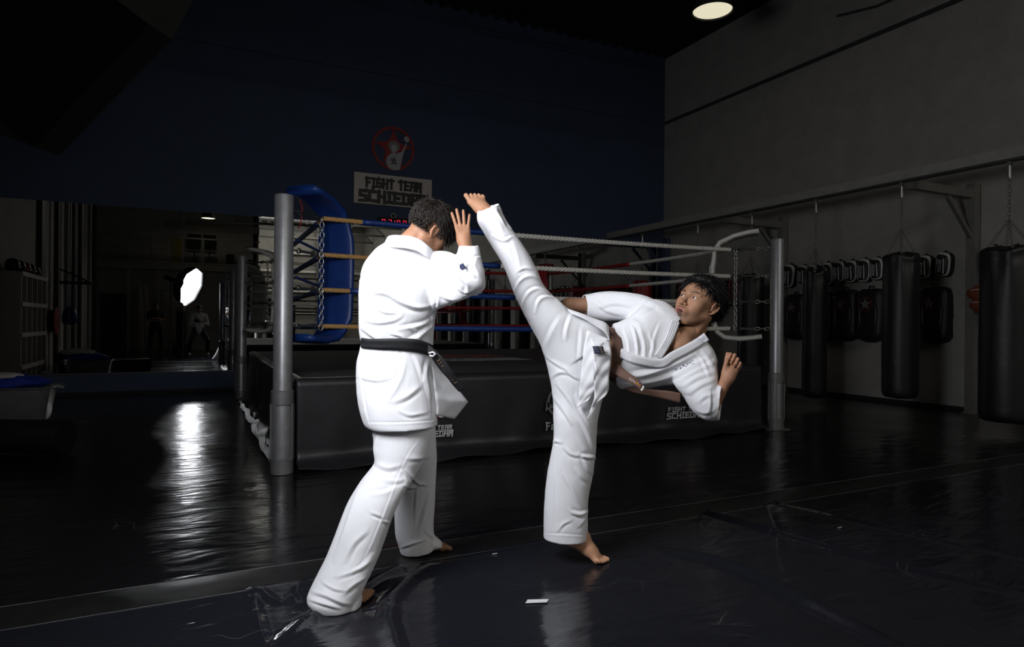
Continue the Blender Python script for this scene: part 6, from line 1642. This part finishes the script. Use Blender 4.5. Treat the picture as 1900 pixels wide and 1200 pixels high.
    strip('size_label', [((1099,642,2.932),(1119,642,2.932)), ((1103,656,2.925),(1122,656,2.930))], material('dark_label', (.012, .014, .045), .5), root, .002)
    mb = MB()
    for x, y in ((1103,645),(1105,648),(1107,652)): mb.tube([P(x, y, 2.922), P(x+5, y+1, 2.922)], .0012, 4)
    mb.build('label_lettering', material('blue_print', (.25, .27, .35), .6), root)
    mb = MB()
    for x, y in ((1111,645),(1113,649),(1115,653)): mb.tube([P(x, y, 2.920), P(x+5, y, 2.920)], .0016, 4)
    mb.build('label_lettering', material('gold_print_label', (.40, .28, .10), .6), root)
    return root
kicker()
# ------------------------------------------------------------------ what the mirror shows: mezzanine block, left wall, helpers
def rear():
    y = YB
    # mezzanine floor edge, posts, beam
    root = thing('mezzanine', 'white beam and posts of the mezzanine seen in the mirror', 'mezzanine', (-.5, y+.5, 3.1))
    MB().box((XL+.02, y+.01, 3.0), (XB, y+.85, 3.22)).build('edge_beam', M['rail'], root)
    MB().box((XL+.02, y+.01, 3.24), (XB, y+.80, 3.30)).build('floor_slab', M['rail'], root)
    for x in (-2.3, -1.35, -.35, 1.0, 2.1):
        MB().box((x-.05, y+.70, 0), (x+.05, y+.80, 3.0)).build('post', M['rail'], root)
    for x in (XL+.1, -1.6, .2, 2.1):
        MB().box((x-.03, y+.74, 3.30), (x+.03, y+.80, 4.25)).build('baluster', M['rail'], root)
    MB().box((XL+.05, y+.745, 4.18), (XB, y+.795, 4.23)).build('handrail', M['rail'], root)
    MB().box((XL+.05, y+.755, 3.75), (XB, y+.785, 3.78)).build('handrail', M['rail'], root)
    for i, x in enumerate((-3.0, -1.2)):
        pass
    # doors and partitions below
    for k, (x0, x1, z1, m_, lab) in enumerate(((-3.25, -2.4, 2.1, 'steel_dark', ''), (-2.2, -1.4, 2.2, 'white_wall', ''), (-1.25, -.45, 2.2, 'offwhite', ''))):
        root = MB().box((x0, y+.0, 0.005), (x1, y+.07, z1)).build('door_%d' % (k+1), M[m_]); struct(root)
        MB().box((x0-.05, y, 0.005), (x0, y+.10, z1+.05)).build('door_jamb', M['rail'], root); MB().box((x1, y, 0.005), (x1+.05, y+.10, z1+.05)).build('door_jamb', M['rail'], root)
        MB().box((x0-.05, y, z1), (x1+.05, y+.10, z1+.06)).build('door_lintel', M['rail'], root)
        MB().tube([(x1-.1, y+.09, 1.0), (x1-.1, y+.12, 1.0), (x1-.2, y+.12, 1.0)], .01, 6).build('door_handle', M['chain'], root)
    # leaning panels
    for k, (x, t) in enumerate(((-1.95, .10), (-1.72, .16))):
        o = MB().prism([(x, y+.45, .01), (x+.16, y+.45, .01), (x+.16-t, y+.12, 2.4), (x-t, y+.12, 2.4)], (0, .03, 0)).build('leaning_panel', M['offwhite']); tag(o, ['wider', 'second'][k]+' pale board leaning by the doors, seen in the mirror', 'panel')
    # office chairs on the mezzanine
    for k, x in enumerate((-.10, .42)):
        c = thing('office_chair', ['dark office chair on the mezzanine, left one in the mirror', 'dark office chair on the mezzanine, right one in the mirror'][k], 'chair', (x, y+.4, 3.30), 'office chairs on the mezzanine')
        MB().obox((x, y+.4, 3.80), (.22, 0, 0), (0, .2, 0), (0, 0, .035)).build('seat', M['black_cloth'], c, bevel=.02)
        MB().obox((x, y+.2, 4.18), (.22, 0, 0), (0, .03, .0), (0, .0, .26)).build('backrest', M['black_cloth'], c, bevel=.02)
        MB().tube([(x, y+.4, 3.36), (x, y+.4, 3.78)], .025, 8).build('pedestal', M['steel_dark'], c, True)
        for j in range(5):
            a = 2*math.pi*j/5; MB().tube([(x, y+.4, 3.40), (x+.24*math.cos(a), y+.4+.24*math.sin(a), 3.33)], .018, 6).build('leg', M['steel_dark'], c, True)
    o = MB().box((-.95, y+.005, 3.31), (-.62, y+.03, 4.25)).build('yellow_board', M['brass']); tag(o, 'dull yellow board on the mezzanine wall behind the chairs', 'board')
    for k, (x, w, h) in enumerate(((1.15, .28, .42), (1.55, .2, .3), (1.95, .3, .25))):
        o = MB().box((x-w/2, y+.2, 3.30), (x+w/2, y+.45, 3.30+h)).build('storage_box', M['dark'], None, bevel=.01); tag(o, ['tallest dark box on the mezzanine, left of three', 'middle dark box on the mezzanine', 'low dark box on mezzanine by the end post'][k], 'box')
    # top coping of the block
    struct(MB().box((-1.2, y-.02, 4.6), (XB+.02, y+.06, 4.9)).build('trim_3', M['rail']))
    # wall bits beside the camera hall: cabinet / counter and big doorway
    o = MB().box((2.6, -5.6, 0), (3.6, -5.0, 2.1)).build('steel_locker', M['steel_dark'], None, bevel=.01); tag(o, 'dark steel locker beyond the mezzanine in the mirror', 'locker')
    # free-standing bag trainer
    c = thing('standing_bag', 'free-standing black punch bag with tan top, seen in the mirror', 'punch bag', (-.55, -3.0, 0))
    MB().lathe((-.55, -3.0, .0), [(.30, 0), (.32, .05), (.30, .28), (.12, .36)], 24).build('base', M['dark'], c, True)
    MB().lathe((-.55, -3.0, .30), [(.16, 0), (.19, .06), (.19, 1.12), (.17, 1.18)], 24).build('bag_body', M['bag'], c, True)
    MB().lathe((-.55, -3.0, 1.48), [(.185, 0), (.19, .10), (.15, .17), (.02, .19)], 24).build('top_cap', M['wood'], c, True)
    # left wall: block columns, pipes, shelf, hose reel
    for k, yy in enumerate((9.0, 5.0, 1.0, -3.0)):
        struct(MB().box((XL, yy-.18, 0), (XL+.10, yy+.18, ZC)).build('column_%d' % (k+1), M['steel_dark']))
    for k, yy in enumerate((3.6, 2.2, .4, -1.4)):
        o = MB().tube([(XL+.12, yy, 0.01), (XL+.12, yy, ZC-.01)], .06, 12).build('wall_pipe', M['rail'] if k % 2 else M['steel_dark'], None, True); tag(o, ['dark', 'pale', 'second dark', 'second pale'][k]+' vertical pipe on the left wall seen in mirror', 'pipe')
    sh = thing('wall_shelf', 'white pigeonhole shelf of sparring gear on left wall, seen in the mirror', 'shelf', (XL+.2, 7.5, 0))
    y0, y1 = 6.4, 8.6
    for z in (.25, .85, 1.42, 1.98): MB().box((XL, y0, z-.04), (XL+.42, y1, z+.04)).build('shelf_board', M['offwhite'], sh)
    for j in range(6):
        yy = y0+(y1-y0)*j/5; MB().box((XL, yy-.02, .04), (XL+.40, yy+.02, 1.94)).build('divider', M['offwhite'], sh)
    MB().box((XL, y0, 0), (XL+.02, y1, 1.95)).build('back_panel', M['steel_dark'], sh)
    rg = np.random.default_rng(4)
    proto = {}
    for c_, m_ in (('black', M['bag']), ('red', M['red_vinyl'])):
        r_ = thing('head_guard', '', 'head guard', (0, 0, 0)); MB().lathe((0, 0, 0), [(.07, 0), (.105, .04), (.12, .12), (.10, .20), (.04, .245), (.005, .25)], 16).build('padding', m_, r_, 'all')
        MB().tube([(.10, -.06, .10), (.125, 0, .08), (.10, .06, .10)], .014, 6).build('cheek_pad', M['white_vinyl'], r_, 'all'); proto[c_] = [r_, False]
    pos = []
    for zi, z in enumerate((.29, .89, 1.46, 2.02)):
        for j in range(5): pos.append((y0+.22+.44*j, z, zi, j))
    words = ['lowest', 'second', 'third', 'top']; cols = ['nearest the mirror', 'second from the mirror', 'middle', 'second from the pillar', 'nearest the pillar']
    for (yy, z, zi, j) in pos:
        c_ = 'red' if (zi*5+j) % 4 == 1 else 'black'; p_, used = proto[c_]
        o = p_ if not used else copy_tree(p_); proto[c_][1] = True
        o.location = (XL+.22, yy, z+.001); o.rotation_euler = (0, 0, rg.uniform(-.4, .4))
        o['label'] = '%s head guard on the %s shelf row, %s column in the mirror' % (c_, words[zi], cols[4-j]); o['group'] = 'head guards on the pigeonhole shelf'
    h = thing('hose_reel', 'red fire hose reel on the left wall seen in the mirror', 'hose reel', (XL+.2, 4.2, 1.1))
    MB().lathe((XL+.01, 4.2, 1.1), [(.05, 0), (.05, .24)], 12, axis=(1,0,0)).build('hub', M['steel_dark'], h)
    for d in (.05, .22): MB().lathe((XL+d, 4.2, 1.1), [(.33, 0), (.34, .01), (.33, .02), (.05, .02)], 32, axis=(1,0,0)).build('reel_disc', M['red_vinyl'], h, True)
    MB().lathe((XL+.07, 4.2, 1.1), [(.26, 0), (.28, .04), (.26, .08), (.28, .12), (.26, .15)], 32, axis=(1,0,0)).build('hose', M['dark'], h, True)
    # blue gloves bag on a wall hook
    g = MB(); g.lathe((XL+.28, 2.9, 1.0), [(.02, 0), (.14, .04), (.16, .2), (.12, .38), (.05, .46)], 16); o = g.build('gear_bag', M['blue_vinyl'], None, 'all'); tag(o, 'blue gear bag hanging from a pull-up bar, seen in mirror', 'bag')
    MB().tube([(XL+.28, 2.9, 1.45), (XL+.30, 2.9, 2.05)], .012, 6).build('strap', M['blue_vinyl'], o)
    b = thing('pull_up_bar', 'black pull-up bar frame fixed to the left wall in the mirror', 'bar', (XL+.3, 2.9, 2.1))
    for yy in (2.5, 3.3): MB().bar((XL+.03, yy, 2.1), (XL+.75, yy, 2.1), .04, .04).build('arm', M['dark'], b); MB().bar((XL+.04, yy, 2.48), (XL+.7, yy, 2.12), .03, .03).build('brace', M['dark'], b)
    MB().tube([(XL+.72, 2.3, 2.1), (XL+.72, 3.5, 2.1)], .018, 8).build('bar', M['dark'], b, True)
    # rack of red and grey dumbbell-like gloves along the far right wall
rear()

def onlooker(x, y, face_deg, lab, shirt, trousers, pose, hgt=1.76, skincol=(.30, .17, .11)):
    root = thing('person', lab, 'person', (x, y, 0)); a = math.radians(face_deg); F_ = np.array([math.sin(a), math.cos(a), 0]); R_ = np.array([math.cos(a), -math.sin(a), 0]); U_ = np.array([0, 0, 1.])
    O = np.array([x, y, 0.]); fr = np.stack([R_, F_, U_], 1); k = hgt/1.76
    T = lambda v: O+fr @ (np.asarray(v, float)*k)
    tilt = .35 if pose == 'camera' else .2
    parts = []; hd = head_field(T((0, .05, 1.60 if pose != 'camera' else 1.52)), fr @ np.array([[1,0,0],[0,math.cos(tilt),-math.sin(-tilt)*1],[0,-math.sin(tilt),math.cos(tilt)]]), 0, k)
    V, F, Vl = hd.mesh((-.11,-.13,-.2), (.11,.14,.13), .006); parts.append((V, F, skin_colors(Vl, skincol, hairline=lambda x_, y_, z_: np.clip((z_-.03-.3*np.clip(y_, 0, 1))/.02, 0, 1))))
    hipz = .92 if pose != 'camera' else .82; st = .12 if pose != 'camera' else .30
    sz = 1.42 if pose != 'camera' else 1.34
    g = Field(); g.cone(T((0, .0, sz+.09)), T((0, 0, sz)), .055, .06, .03); g.cone(T((-.13, 0, sz-.03)), T((.13, 0, sz-.03)), .07, .07, .05); g.cone(T((0, 0, sz-.08)), T((0, 0, hipz+.1)), .13, .12, .06)
    hands = []
    for s_ in (-1, 1):
        sh = T((s_*.19, 0, sz-.02)); 
        if pose == 'camera': el = T((s_*.26, .12, sz-.30)); w = T((s_*.10, .20, sz-.22))
        else: el = T((s_*.25, .06, sz-.30)); w = T((-s_*.04, .20, sz-.27+.05*s_))
        g.cone(sh, el, .05, .038, .02); g.cone(el, w, .036, .024, .012)
        yv = (w-el); Rh = frame_from(yv, F_*.4+U_*.9); hp = Field(); hand_prims(hp, w, Rh, -s_, curl=((.6,.8,.5),)*4, sc=.95); V, F, _ = hp.mesh(w-.2, w+.2, .005); parts.append((V, F, body_colors(V, skincol)))
        hip = T((s_*.09, 0, hipz)); kn = T((s_*(.11+st*.5), .06+(.10 if pose == 'camera' else 0), .48)); an = T((s_*(.10+st*.6), -.02, .085))
        g.cone(hip, kn, .085, .06, .03); g.cone(kn, an, .055, .04, .02)
    V, F, _ = g.mesh(O+np.array([-.7, -.7, 0]), O+np.array([.7, .7, 1.9]), .014); parts.append((V, F, body_colors(V, skincol)))
    Va = np.concatenate([p[0] for p in parts]); off = np.cumsum([0]+[len(p[0]) for p in parts[:-1]]); Fa = np.concatenate([p[1]+o for p, o in zip(parts, off)]); Ca = np.concatenate([p[2] for p in parts])
    quads_obj('body', Va, Fa, skin_material('onlooker_skin', skincol), root, Ca)
    s_ = Field(); s_.cone(T((-.13, 0, sz-.03)), T((.13, 0, sz-.03)), .085, .085, .05); s_.cone(T((0, 0, sz-.08)), T((0, 0, hipz+.04)), .15, .15, .06)
    for q in (-1, 1):
        sh = T((q*.19, 0, sz-.02)); el = T((q*.26, .12, sz-.30)) if pose == 'camera' else T((q*.25, .06, sz-.30)); w = T((q*.12, .19, sz-.23))
        s_.cone(sh, el, .065, .052, .02) if pose == 'camera' else s_.cone(sh, sh+(el-sh)*.6, .065, .058, .02)
        if pose == 'camera': s_.cone(el, el+(w-el)*.7, .050, .040, .01)
    V, F, _ = s_.mesh(O+np.array([-.7, -.7, .5]), O+np.array([.7, .7, 1.9]), .012); V = folds(V, F, [], noise=(.004, 8), noise2=(.001, 20)); quads_obj('shirt', V, F, shirt, root)
    t = Field(); t.cone(T((-.06, 0, hipz+.05)), T((.06, 0, hipz+.05)), .125, .125, .05)
    for q in (-1, 1):
        hip = T((q*.09, 0, hipz)); kn = T((q*(.11+st*.5), .06+(.10 if pose == 'camera' else 0), .48)); an = T((q*(.10+st*.6), -.02, .12))
        t.cone(hip, kn, .10, .075, .03); t.cone(kn, an, .072, .062, .02)
    V, F, _ = t.mesh(O+np.array([-.7, -.7, .03]), O+np.array([.7, .7, 1.2]), .013); V = folds(V, F, [], noise=(.004, 8), noise2=(.001, 20)); quads_obj('trousers', V, F, trousers, root)
    for q in (-1, 1):
        an = T((q*(.10+st*.6), -.02, 0)); sg = Field(an, fr); sg.cone((0, -.05, .045), (0, .03, .045), .042, .042, .02); sg.cone((0, .03, .04), (0, .17, .034), .045, .032, .02); V, F, Vl = sg.mesh((-.1, -.15, -.02), (.1, .25, .14), .007); V[:, 2] = np.maximum(V[:, 2], .003); quads_obj('shoe', V, F, M['cloth_white'] if pose == 'camera' else M['wood'], root)
    hv = Field(hd.o, hd.R); hv.ell((0,-.026,.046), (.084,.100,.090), .01); hv.ell((0,.09,-.02), (.09,.075,.085), .01, 'S'); V, F, Vl = hv.mesh((-.12,-.15,-.08), (.12,.12,.16), .006); N_ = normals_of(V, F); V = V+N_*(.006*vnoise(Vl*60, 2))[:, None]; quads_obj('hair', V, F, M['hair'], root)
    return root
onlooker(.06, -.42, 5, 'photographer in white shirt and dark jeans, reflected in the mirror under the softbox', M['cloth_white'], M['jeans'], 'camera', 1.74)
onlooker(-1.35, -2.2, 18, 'onlooker in dark t-shirt with folded arms, reflected left of the photographer', M['black_cloth'], M['black_cloth'], 'folded', 1.78)
# the photographer's camera body sits just behind the lens point
c = thing('photo_camera', 'black camera held by the photographer, reflected in the mirror', 'camera', (.0, -.16, 1.10))
MB().box((-.07, -.19, 1.09), (.07, -.12, 1.19)).build('camera_body', M['dark'], c, bevel=.008)
MB().lathe((0, -.12, 1.14), [(.036, 0), (.038, .03), (.036, .06)], 20, axis=(0,1,0)).build('lens', M['dark'], c, True)
